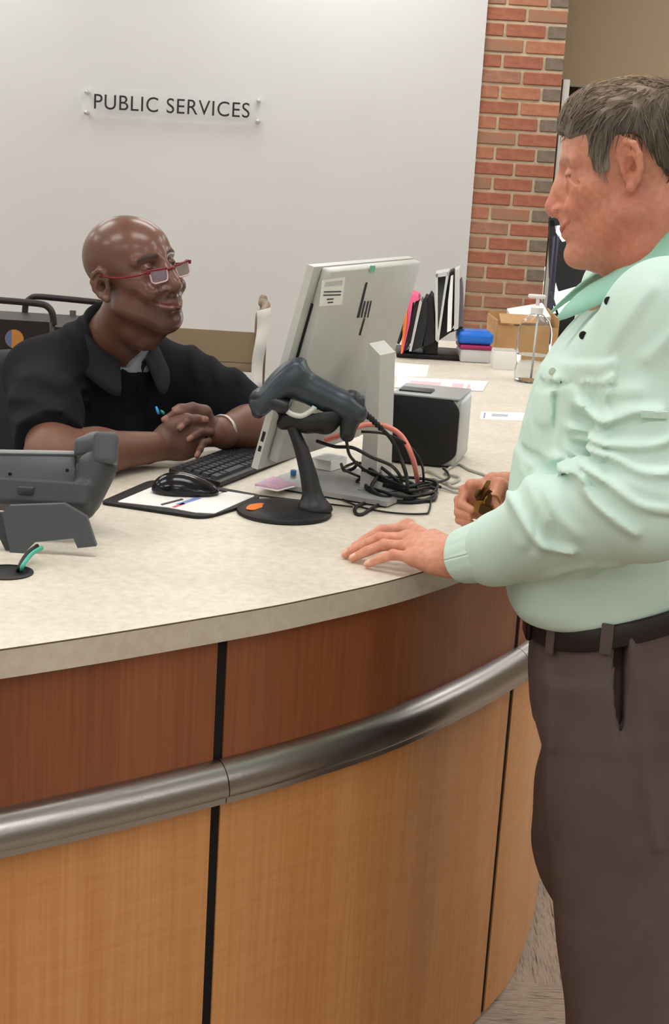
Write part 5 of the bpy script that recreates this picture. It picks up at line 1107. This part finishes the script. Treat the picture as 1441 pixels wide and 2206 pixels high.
# ----------------------------------------------------------------- standing man
MO = atd(1366, 380, 2.15); ym = math.radians(-90 - 17)
fM = np.array([math.sin(ym), -math.cos(ym), -.23]); RM = frame(fM, (0, 0, 1.0)); MSC = 1.0
BC = np.array([.425, 2.22])                                           # trunk axis
NB = np.array([BC[0] + .045, 2.22, 1.53])
mopt = dict(smile=5, squint=.0022, nose=1, tip=.0012, ala=1, jaw=5, ear=1.06, earz=13, muz=5, chin=10, apple=.82, crows=[[(82, 47, 16), (72, 56, 20), (60, 62, 26)], [(82, 47, 12), (72, 56, 11), (60, 63, 10)], [(81, 47, 8), (72, 55, 2), (62, 60, -6)]], folds=[[(96, 40, -62), (90, 38, -80), (78, 36, -96)]],
    extra=[((52, 0, -100), (-8, 0, -128), (.030, .052), .03), ((30, 30, -84), (0, 40, -110), (.022, .03), .03), ((95, -8, -99), (95, 8, -99), (.018, .018), .014)])
Vm, Qm, Vml = build_head(MO, RM, MSC, [MO + RM[0] * -.025 + RM[2] * -.05, MO + (NB - MO) * .6, NB + np.array([.01, 0, -.06])], [.062, .070, .085], mopt)
SKM = lin((214, 152, 127))[:3]
mspots = [((80, 45, -20), (34, 26, 26), lin((212, 132, 112))[:3], .8), ((122, 0, -22), (22, 22, 22), lin((206, 128, 112))[:3], .8), ((100, 0, 62), (30, 60, 24), lin((232, 184, 160))[:3], .7), ((20, 60, -80), (60, 50, 50), lin((194, 122, 98))[:3], .8), ((-4, 78, 0), (22, 14, 36), lin((206, 130, 110))[:3], .7), ((-10, 40, -150), (80, 80, 60), lin((184, 106, 84))[:3], .9), ((88, 34, 18), (14, 18, 10), lin((210, 150, 130))[:3], .6)]
Cm = skin_col(Vml, SKM, dict(spots=mspots, lip=lin((186, 98, 88))[:3], gap=lin((92, 40, 34))[:3], brow=lin((150, 112, 88))[:3], browa=.55, sq=.0022, white=(.10, .06, .05), smile=5))
# near (left) arm resting on the desk, hand flat
SM = atd(1438, 690, 2.035); EM = atd(1384, 1105, 1.99); WM = atd(992, 1203, 2.285)
K4 = [atz(878, 1136, CT + .045), atz(880, 1160, CT + .046), atz(884, 1178, CT + .040), atz(893, 1202, CT + .032)]         # knuckles index..little
def fchain(k, tip, rr, lift):
    k = np.array(k); t = np.array(tip); a = k + (t - k) * .46 + np.array([0, 0, lift]); b = k + (t - k) * .76 + np.array([0, 0, lift * .55]); return [k, a, b, t]
TP = [atz(752, 1186, CT + .008), atz(744, 1194, CT + .008), atz(760, 1202, CT + .008), atz(792, 1215, CT + .008)]
chM = {k: fchain(K4[i], TP[i], None, (.012, .013, .012, .010)[i]) for i, k in enumerate('imrp')}
s = SDF(np.minimum(atz(735, 1200, CT), WM) - [.05, .11, .03], np.maximum(WM, atz(960, 1130, CT)) + [.10, .14, .08], .0021)
exm = np.mean(K4, 0) - WM; ezm = np.array([-.25, -.35, 1.0]); ezm -= exm * (ezm @ exm) / (exm @ exm); eym = np.cross(ezm, exm) * -1.0; eym = eym if eym[1] > 0 else -eym
dM, nM = hand(s, WM, exm, eym, ezm, None, None, [(30, 32, -8), (56, 48, -16), (78, 52, -20), (98, 50, -22)], 1.04, chM)
s.add(dM, 0)
for i, k in enumerate('imrp'): s.add(s.cone(WM + (K4[i] - WM) * .15, K4[i], .013, .0118), .012)
for i in range(4): s.add(s.sph(K4[i] + np.array([0, 0, .0015]), .0118), .006)
s.add(s.cone(WM + (EM - WM) * .25, WM, .034, .030), .02)
for i in range(3):                                                       # tendons
    s.add(s.cone(WM + (K4[i] - WM) * .35 + [0, 0, .012], K4[i] + [0, 0, .006], .003, .003), .008)
s.cut(np.maximum(s.plane((0, 0, CT + .0006), (0, 0, 1)), s.P[0] - np.float32(.16)), .002)
Vn, Qn = s.mesh(1)
Cn = hand_col(Vn, lin((220, 160, 134))[:3], nM, lin((236, 192, 174))[:3], None); gk = np.zeros(len(Vn))
for k in K4 + [chM[c][1] for c in 'imrp']: gk = np.maximum(gk, np.exp(-((Vn - np.array(k) - [0, 0, .008]) ** 2).sum(1) / .013 ** 2))
Cn = Cn * (1 - gk[:, None] * .6) + np.array(lin((212, 138, 116))[:3])[None] * gk[:, None] * .6
# far (right) hand: a fist round keys
FC = atz(1040, 1095, CT + .045); DF = float((FC - CAM) @ _f); Fp = lambda x, y, o_=0: atd(x, y, DF + o_)
s = SDF(FC - [.10, .10, .05], FC + [.11, .12, .075], .0021); WF = Fp(1112, 1062, .03)
chF = dict(i=[Fp(1044, 1050, -.005), Fp(1000, 1056, -.01), Fp(994, 1086, -.03), Fp(1016, 1098, -.045)], m=[Fp(1036, 1062, .0), Fp(990, 1078, -.005), Fp(988, 1104, -.025), Fp(1010, 1112, -.04)], r=[Fp(1036, 1080, .01), Fp(992, 1098, .0), Fp(990, 1120, -.02), Fp(1014, 1126, -.035)], p=[Fp(1042, 1096, .02), Fp(1004, 1114, .0), Fp(1002, 1130, -.02), Fp(1026, 1134, -.03)])
dF, nF_ = hand(s, WF, Fp(1040, 1072, 0) - WF, (-.1, -.3, 1), (-.4, .8, .2), None, None, [(24, 26, 0), (50, 34, 0), (70, 22, -6), (84, 8, -12)], 1.0, chF)
tf = [Fp(1090, 1056, -.01), Fp(1075, 1044, -.028), Fp(1062, 1072, -.048), Fp(1076, 1102, -.052)]
s.add(dF, 0); s.add(s.chain(tf, [.015, .0125, .0115, .0095], .004), .004); s.add(s.cone(WF, WF + (WF - FC) * .6, .030, .032), .02); s.keep(s.plane((0, 0, CT + .0006), (0, 0, -1)), .002)
Vf, Qf = s.mesh(1); Cf = hand_col(Vf, lin((208, 146, 120))[:3], [], None, None)
# hidden trunk, arms and legs
SF = np.array([BC[0] + .02, 2.42, 1.45]); EF = np.array([.44, 2.60, 1.17])
HIPS = np.array([.45, 2.22, .92]); LEGN = [(.455, 2.175, .88), (.490, 2.13, .5), (.515, 2.115, .3), (.525, 2.115, .09)]; LEGF = [(.455, 2.30, .88), (.485, 2.33, .5), (.545, 2.325, .3), (.578, 2.325, .09)]
s = SDF((.10, 1.85, .03), (.75, 2.75, 1.56), .013)
s.add(s.chain([NB, (BC[0], 2.22, 1.3), HIPS], [.06, .11, .075], .06), 0); s.add(s.cone(SM, SF, .05, .05), .06); s.add(s.chain([SM, EM, WM], [.05, .04, .026], .02), .03); s.add(s.chain([SF, EF, WF], [.05, .04, .026], .02), .03)
for lg in (LEGN, LEGF): s.add(s.chain(lg, [.055, .05, .045, .04], .02), .04)
Vk, Qk = s.mesh(1)
man = thing('person', (.47, 2.22, 0), 'standing grey-haired man in a mint shirt and brown trousers leaning on the desk', 'person')
M_skin2 = mat('ruddy_skin', (194, 122, 98), .48, attr=True, var=(246, 230, 224), vscale=(110, 110, 110), bump=.12, bscale=320, sss=.12)
Vb, Qb = joinVQ([(Vm, Qm), (Vn, Qn), (Vf, Qf), (Vk, Qk)]); me = mesh(Vb, Qb, 'body'); setcol(me, np.r_[Cm, Cn, Cf, np.tile(np.array(SKM)[None], (len(Vk), 1))]); link('body', me, M_skin2, man, 179, True)
# hair: cap under many fine locks
L_ = lambda V: (V - MO) @ RM.T / MSC
hl = [(.135, .078), (.088, .073), (.080, .066), (.052, .068), (.048, .045), (.046, .028), (.036, .012), (.026, .012), (.022, .036), (.008, .056), (-.010, .058), (-.024, .044), (-.038, .016), (-.050, -.014), (-.075, -.034), (-.11, -.045), (-.2, -.05), (-.2, .3), (.135, .3)]
s = SDF((-.13, -.1, -.08), (.13, .1, .16), .003)
s.add(s.ell(mm(-10, 0, 48), mm(105, 82, 84)), 0); s.add(s.ell(mm(28, 0, 54), mm(73, 71, 60)), .02); s.add(s.ell(mm(24, 0, 92), mm(64, 52, 35)), .03); s.add(s.ell(mm(20, 0, 20), mm(55, 76, 50)), .02)
X2, Z2 = s.P[0][:, 0, :], s.P[2][:, 0, :]; i2 = inpoly(X2, Z2, hl); e2_ = seg2(X2, Z2, hl + hl[:1]); sd = np.where(i2, -e2_, e2_).astype(np.float32)[:, None, :] + np.zeros_like(s.d); s.d = -smin(-s.d, -sd, .012)
P3 = np.stack([g for g in s.P], -1); s.d = s.d + np.float32(.0022) * np.sin(P3[..., 1] * 260 + P3[..., 0] * 150 + np.sin(P3[..., 2] * 90) * 1.5).astype(np.float32) * .6
Vc, Qc = s.mesh(1); me = mesh(MO + MSC * (Vc @ RM), Qc, 'hair')
def haircol(V, rnd):
    x, y, z = V[:, 0], np.abs(V[:, 1]), V[:, 2]; a = np.array(lin((84, 70, 58))[:3]); b = np.array(lin((168, 160, 148))[:3]); c = np.array(lin((160, 138, 112))[:3])
    g = np.clip(np.exp(-(((x - .035) / .022) ** 2 + ((z - .018) / .025) ** 2)) * .55 + np.clip((x - .02) / .1, 0, 1) * .25 + .13 + rnd * .28, 0, 1); t = np.clip((z - .085) / .05, 0, 1) * .75  # t lightens the top: blond tone plus overhead light put into the colour
    C = a[None] * (1 - g[:, None]) + b[None] * g[:, None]; return C * (1 - t[:, None]) + c[None] * t[:, None]
setcol(me, haircol(Vc, 0)); M_hair = mat('brown_grey_hair', (90, 76, 64), .5, attr=True, spec=.35); hair = link('hair', me, M_hair, man, 179, True)
rg = np.random.RandomState(5); nrm = np.zeros_like(Vc)
fn = np.cross(Vc[Qc[:, 1]] - Vc[Qc[:, 0]], Vc[Qc[:, 2]] - Vc[Qc[:, 0]])
for j in range(4): np.add.at(nrm, Qc[:, j], fn)
nrm /= np.linalg.norm(nrm, axis=1)[:, None] + 1e-9
if (nrm * (Vc - np.array([0, 0, .04]))).sum() < 0: nrm = -nrm
ids = rg.choice(len(Vc), 5200, replace=False); vv = []; ff = []; cc = []
for i in ids:
    p, n0 = Vc[i].copy(), nrm[i]
    if p[1] > .03 and rg.rand() < .6: continue                               # far side hardly shows
    if (p - np.array([0, 0, .04])) @ n0 < .02: continue
    top_ = np.clip((p[2] - .07) / .05, 0, 1); d = np.array([.25 + .75 * top_, .25 * rg.randn() * .6, -.95 + .75 * top_]) + rg.randn(3) * .12
    if p[0] < -.02: d += np.array([-.35, 0, -.2])
    if p[0] > .05: d = np.array([-.8, -.5, .35]) + rg.randn(3) * .12
    ln = rg.uniform(.016, .034); q = p + n0 * .0006; r0 = rg.uniform(.0005, .0010); pts = []
    for k in range(5):
        d = d - n0 * (d @ n0); d /= np.linalg.norm(d) + 1e-9; pts.append(q.copy()); q = q + d * ln / 4; rel = (q - np.array([-.005, 0, .045])) / np.array([.104, .082, .090]); n0 = rel / np.array([.104, .082, .090]); n0 /= np.linalg.norm(n0)
        q = q + n0 * (.0014 if k < 2 else -.0002)
    b = len(vv); t = pts[-1] - pts[0]; sx_ = np.cross(n0, t); sx_ /= np.linalg.norm(sx_) + 1e-9; col = haircol(pts[0][None], rg.uniform(-.6, 1.1))[0] * rg.uniform(.7, 1.25)
    for k, pt in enumerate(pts):
        w_ = r0 * (1, 1.1, 1, .8, .25)[k]
        for a_, b_ in ((1, 0), (0, 1), (-1, 0)): vv.append(pt + sx_ * w_ * a_ + n0 * w_ * b_); cc.append(col)
    for k in range(4):
        for j in range(3): ff.append((b + 3 * k + j, b + 3 * k + (j + 1) % 3, b + 3 * k + 3 + (j + 1) % 3, b + 3 * k + 3 + j))
me = mesh(MO + MSC * (np.array(vv) @ RM), np.array(ff), 'locks'); setcol(me, np.clip(np.array(cc), 0, 1)); tag(link('locks', me, M_hair, hair, 179, True), kind='stuff')
# the waistband rides up behind the belly
BSL = .38
def waist(V, up):
    w_ = np.clip((V[:, 2] - .70) / .18, 0, 1) if up else np.clip((1.13 - V[:, 2]) / .13, 0, 1)
    V = V.copy(); V[:, 2] += BSL * (np.clip(V[:, 0], .29, .60) - .318) * w_ * w_ * (3 - 2 * w_); return V
# shirt
s = SDF((.10, 1.80, .90), (.72, 2.74, 1.60), .0046)
trunk = s.loft([(.957, .468, 2.22, .146, .178), (.966, .464, 2.22, .162, .182), (.985, .455, 2.22, .172, .184), (1.02, .445, 2.22, .172, .186), (1.10, .437, 2.22, .166, .186), (1.18, .432, 2.22, .162, .186), (1.27, .432, 2.22, .150, .186), (1.36, .440, 2.22, .132, .186), (1.41, .452, 2.22, .112, .172), (1.45, .466, 2.22, .092, .12), (1.47, .475, 2.22, .076, .085)], 2, 2.3)
s.d = trunk
s.add(s.chain([SM, (NB[0], 2.14, 1.45)], [.064, .05], .02), .03); s.add(s.chain([SF + [0, 0, -.03], (NB[0], 2.30, 1.45)], [.064, .05], .02), .03)
CU = WM + (EM - WM) * .05
mid = EM * .52 + WM * .48
arm = s.chain([SM, SM * .5 + EM * .5, EM + [.006, -.0, .012], mid + [.005, -.004, .018], EM * .24 + WM * .76 + [0, 0, .004], EM * .19 + WM * .81], [.076, .070, .076, .068, .050, .044], .012)
fold0 = s.d.copy()
s.add(s.cone(SM, SM * .62 + EM * .38, .074, .070), .07); s.add(s.cone(SM + [0, 0, -.02], (.40, 2.10, 1.38), .060, .060), .06); s.add(arm, .007)
s.add(s.chain([SF, EF, EF * .3 + WF * .7], [.07, .062, .045], .02), .02)
def foldm(lines, amp, sig, dep, ylim, yw=.04):
    X, Z = s.P[0][:, 0, :], s.P[2][:, 0, :]; F2 = np.zeros_like(X)
    for ln in lines:
        pts = [tuple(atd(x, y, dep)[[0, 2]]) for x, y in spline(ln, 4)]; F2 = np.maximum(F2, np.exp(-(seg2(X, Z, pts) / sig) ** 2))
    g = 1 / (1 + np.exp((s.P[1] - ylim) / yw * 4)); s.d = s.d - np.float32(amp) * F2[:, None, :].astype(np.float32) * g.astype(np.float32)
AD = 2.0
foldm([[(1249, 946), (1319, 942), (1388, 934), (1441, 913)], [(1261, 966), (1302, 966), (1359, 987), (1421, 987)], [(1241, 999), (1282, 1011), (1347, 1052), (1421, 1064)], [(1212, 1031), (1241, 1015), (1266, 1064), (1343, 1117)], [(1115, 1109), (1143, 1158), (1176, 1195), (1233, 1199)], [(1261, 885), (1290, 901), (1347, 872), (1400, 868)]], .0115, .007, AD, 2.16)
foldm([[(1388, 611), (1327, 705), (1290, 800)], [(1441, 700), (1380, 760)], [(1300, 840), (1360, 830)], [(1176, 1060), (1196, 1110), (1240, 1150)], [(1160, 1080), (1180, 1130)], [(1330, 1010), (1400, 1030)]], .005, .010, AD, 2.16)
foldm([[(1176, 1289), (1208, 1256), (1266, 1215)], [(1196, 1289), (1306, 1207)], [(1225, 1290), (1330, 1215)], [(1290, 1285), (1360, 1220)], [(1150, 1040), (1130, 1180)], [(1175, 1060), (1160, 1200)], [(1205, 830), (1185, 930)], [(1235, 850), (1225, 960)], [(1160, 860), (1150, 960)]], .006, .009, 2.06, 2.26)
# chest pocket raised from the front
X2, Z2 = s.P[0][:, 0, :], s.P[2][:, 0, :]
def rpoly(pts, amp, dep, ylim, soft=.003):
    pl = [tuple(atd(x, y, dep)[[0, 2]]) for x, y in pts]; i2 = inpoly(X2, Z2, pl); e2_ = seg2(X2, Z2, pl + pl[:1]); f = np.clip(np.where(i2, e2_, -e2_) / soft + .5, 0, 1); g = 1 / (1 + np.exp((s.P[1] - ylim) / .02 * 4)); s.d = s.d - np.float32(amp) * f[:, None, :].astype(np.float32) * g.astype(np.float32)
rpoly([(1138, 985), (1165, 862), (1285, 770), (1252, 990)], .005, 2.12, 2.2); rpoly([(1162, 838), (1170, 800), (1290, 742), (1292, 790)], .006, 2.12, 2.2)
rpoly([(1192, 850), (1202, 850), (1200, 975), (1195, 975)], -.006, 2.12, 2.2)
s.cut(s.chain([NB + [-.04, 0, .12], NB + [-.028, 0, .004]], [.085, .072], .01), .008)
V, Q = s.mesh(1)
M_shirt = mat('mint_cotton', (208, 233, 221), .8, var=(204, 230, 217), vscale=(9, 9, 9), bump=.10, bscale=420, spec=.25)
bs = M_shirt.node_tree.nodes['Principled BSDF']
shirt = link('shirt', mesh(waist(V, False), Q), M_shirt, man, 179, True)
# cuff: a gathered band
cax = (EM - WM); cl_ = np.linalg.norm(cax); cax = cax / cl_; c1_ = np.cross(cax, (0, 0, 1)); c1_ /= np.linalg.norm(c1_); c2_ = np.cross(cax, c1_)
rows = []
for j, (t, r, wv) in enumerate(((.006, .0395, 0), (.008, .0415, .0004), (.026, .0430, .0006), (.050, .0450, .0008), (.064, .0465, .0010), (.072, .0470, .0012), (.078, .0440, .0014))):
    row = []
    for i in range(49):
        a = 2 * math.pi * i / 48; rr = r + wv * math.sin(a * 17 + j * .3) + .002 * math.sin(a * 3); row.append(tuple(WM + cax * (t + .004 * math.sin(a + .6)) + (c1_ * math.cos(a) + c2_ * math.sin(a)) * rr))
    rows.append(row)
ring_strip(rows, 'cuff', M_shirt, man, .003)
# collar
rows = []; nr = 25
fB = np.array([-1.0, 0.0, 0]); lB = np.array([0, -1.0, 0])
for lev in range(5):
    row = []
    for i in range(nr):
        u_ = i / (nr - 1); ph = math.radians(16 + 328 * u_); fr = (1 + math.cos(ph)) / 2; tip = max(0, 1 - min(u_, 1 - u_) / .13)
        r, z, fx = ((.074, .030 - .100 * fr, .020), (.080, .112 - .172 * fr, .026), (.086, .116 - .176 * fr, .028), (.108, .090 - .172 * fr, .032 + .01 * tip), (.132, .052 - .170 * fr - .012 * tip, .036 + .020 * tip))[lev]
        row.append(tuple(NB + fB * (r * math.cos(ph) + fx - .012) + lB * r * .92 * math.sin(ph) + np.array([0, 0, z + .012])))
    rows.append(row)
ring_strip(rows, 'collar', mat('mint_collar_shaded', (158, 210, 188), .8, bump=.1, bscale=420, spec=.25), man, .003)  # shirt mint deepened on the collar: its shade put into the colour
def hit(x, y, t0=1.6, t1=2.5):
    ro = ray(x, y); ts = np.linspace(t0, t1, 500); pts = CAM + ts[:, None] * ro; ij = np.clip(np.round((pts - s.lo) / s.v).astype(int), 0, np.array(s.d.shape) - 1); dd = s.d[ij[:, 0], ij[:, 1], ij[:, 2]]; return pts[int(np.argmax(dd < 0))]
for x, y, m_ in ((1312, 648, M_black), (1258, 722, M_black), (1192, 800, mat('pearl_button', (206, 214, 196), .3))):
    MB().lathe([(0, -.001), (.0055, -.001), (.006, 0), (.0055, .0012), (0, .0012)], 16, M=rotm(tuple(hit(x, y) + np.array([-.002, -.002, 0])), .3, math.pi / 2)).build('button', m_, shirt, 40, True)
t_ = hit(1410, 893); MB().box(tuple(t_), (.035, .004, .010), bev=.001).build('sleeve_tab', M_shirt, shirt, 40, True)
# trousers
s = SDF((.22, 1.93, .05), (.75, 2.55, 1.00), .0052)
s.d = s.loft([(.80, .462, 2.22, .132, .188), (.86, .462, 2.22, .140, .190), (.92, .466, 2.22, .146, .186), (.975, .468, 2.22, .148, .180)], 2, 2.3)
near = s.loft([(.05, .525, 2.115, .088, .080), (.2, .520, 2.115, .096, .084), (.33, .515, 2.115, .100, .086), (.45, .492, 2.115, .102, .088), (.6, .476, 2.115, .110, .092), (.75, .466, 2.118, .118, .096), (.88, .462, 2.13, .128, .098)], 2, 2.2)
far = s.loft([(.05, .580, 2.325, .088, .080), (.19, .572, 2.325, .090, .084), (.30, .538, 2.325, .096, .086), (.41, .515, 2.325, .097, .088), (.46, .488, 2.325, .100, .088), (.52, .470, 2.325, .102, .090), (.57, .468, 2.325, .102, .092), (.65, .470, 2.325, .106, .094), (.69, .474, 2.325, .104, .094), (.78, .466, 2.322, .112, .096), (.88, .464, 2.31, .120, .096)], 2, 2.2)
s.add(near, .02); s.add(far, .02)
foldm([[(1355, 1450), (1375, 1580), (1405, 1750), (1441, 1880)], [(1197, 1500), (1197, 1700), (1200, 1950)]], .007, .009, 2.12, 2.2)
foldm([[(1320, 1560), (1335, 1700), (1345, 1900)], [(1400, 1990), (1360, 2100)], [(1410, 2060), (1370, 2160)]], .004, .012, 2.15, 2.2)
foldm([[(1345, 1352), (1348, 1450), (1340, 1550)]], .004, .006, 2.08, 2.16); foldm([[(1420, 1412), (1460, 1418)]], -.005, .004, 2.08, 2.16)
_pk = [hit(x, y, 1.7, 2.6) for x, y in ((1334, 1425), (1329, 1470), (1326, 1530), (1328, 1585), (1335, 1635))]
for dd_ in (0.0, .012, .024, .036): s.cut(s.chain([p + np.array([.002, dd_, 0]) for p in _pk], [.0080, .0090, .0090, .0075, .004], .001), .001)
V, Q = s.mesh(1)
M_trs = mat('brown_twill', (100, 86, 82), .85, var=(92, 79, 76), vscale=(14, 14, 14), bump=.15, bscale=600, spec=.2)
trs = link('trousers', mesh(waist(V, True), Q), M_trs, man, 179, True)
# belt with buckle and loops
def belt_pt(a, z, o_): 
    e = 2 / 2.3; c, sn_ = math.cos(a), math.sin(a); x_ = .468 + (.150 + o_) * math.copysign(abs(c) ** e, c); return (x_, 2.22 + (.183 + o_) * math.copysign(abs(sn_) ** e, sn_), z + BSL * (min(x_, .60) - .318))
rows = [[belt_pt(2 * math.pi * i / 64, z, o_) for i in range(65)] for z, o_ in ((.934, .002), (.936, .005), (.966, .005), (.968, .002))]
blt = ring_strip(rows, 'belt', mat('dark_leather', (34, 26, 28), .5), man, .004, 0)
MB().box((.468 - .158, 2.205, .951), (.010, .055, .046), bev=.004).build('buckle', mat('buckle_dark', (40, 32, 30), .3, .6), blt, 40, True)
for a in (-.62 * math.pi, -.45 * math.pi, -.82 * math.pi, .8 * math.pi): p = belt_pt(a, .951, .007); MB().box((0, 0, 0), (.018, .005, .046), M=rotm(p, a + math.pi / 2), bev=.0015).build('belt_loop', M_trs, trs, 40, True)
for y_, x_ in ((2.115, .525), (2.325, .58)):
    k_ = np.array([x_ + .02, y_, 0.0]); s = SDF(k_ - [.26, .09, .0], k_ + [.14, .09, .14], .006); s.add(s.chain([k_ + [.04, 0, .04], k_ + [-.10, 0, .032], k_ + [-.18, 0, .028]], [.042, .042, .034], .02), 0); s.add(s.cone(k_ + [.02, 0, .06], k_ + [.01, 0, .12], .045, .045), .02); s.keep(s.plane((0, 0, .004), (0, 0, -1)), .004); V, Q = s.mesh(1); link('shoe', mesh(V, Q), mat('brown_shoe', (60, 42, 32), .4), man, 179, True)
# watch strap on the far wrist, keys in the fist
wd_ = (WF - FC) / np.linalg.norm(WF - FC); w1 = np.cross(wd_, (0, 0, 1)); w1 /= np.linalg.norm(w1); w2 = np.cross(wd_, w1)
MB().tube([WF + wd_ * .012 + (w1 * math.cos(a) + w2 * math.sin(a)) * .034 for a in np.linspace(0, 2 * math.pi, 33)[:-1]], .007, 8, closed=True, flat=.5).build('watch_strap', M_black, man, 179, True)
ky_ = thing('key_bunch', tuple(Fp(1048, 1085, -.03)), 'bunch of brass and bronze keys gripped in the standing man\'s far fist', 'keys')
M_br = mat('brass', (168, 128, 74), .3, 1.0); M_bz = mat('bronze_dark', (96, 66, 40), .35, .8)
kp0 = Fp(1046, 1078, -.05)
MB().tube([Fp(1060, 1082, -.058) + np.array([math.cos(a) * .013, 0, math.sin(a) * .013]) for a in np.linspace(0, 2 * math.pi, 25)[:-1]], .0018, 6, closed=True).build('ring', M_br, ky_, 179, True)
for i, (x, y, rz_, ry_, m_) in enumerate(((1036, 1066, .3, .5, M_br), (1040, 1080, .1, 1.1, M_bz), (1034, 1092, -.2, 1.5, M_br), (1052, 1070, .4, 2.2, M_bz), (1046, 1098, 0, .2, M_bz))):
    Mk = rotm(tuple(Fp(x, y, -.046 - .003 * i)), rz_, 0, ry_); kq = MB(); kq.prism(roundpoly([(-.011, -.010), (.011, -.010), (.012, .008), (-.012, .008)], .006), -.001, .001, axis=1, M=Mk); kq.prism([(-.004, .007), (.004, .007), (.004, .026), (.001, .030), (-.004, .027)], -.001, .001, axis=1, M=Mk); kq.build('key', m_, ky_, 40, True)
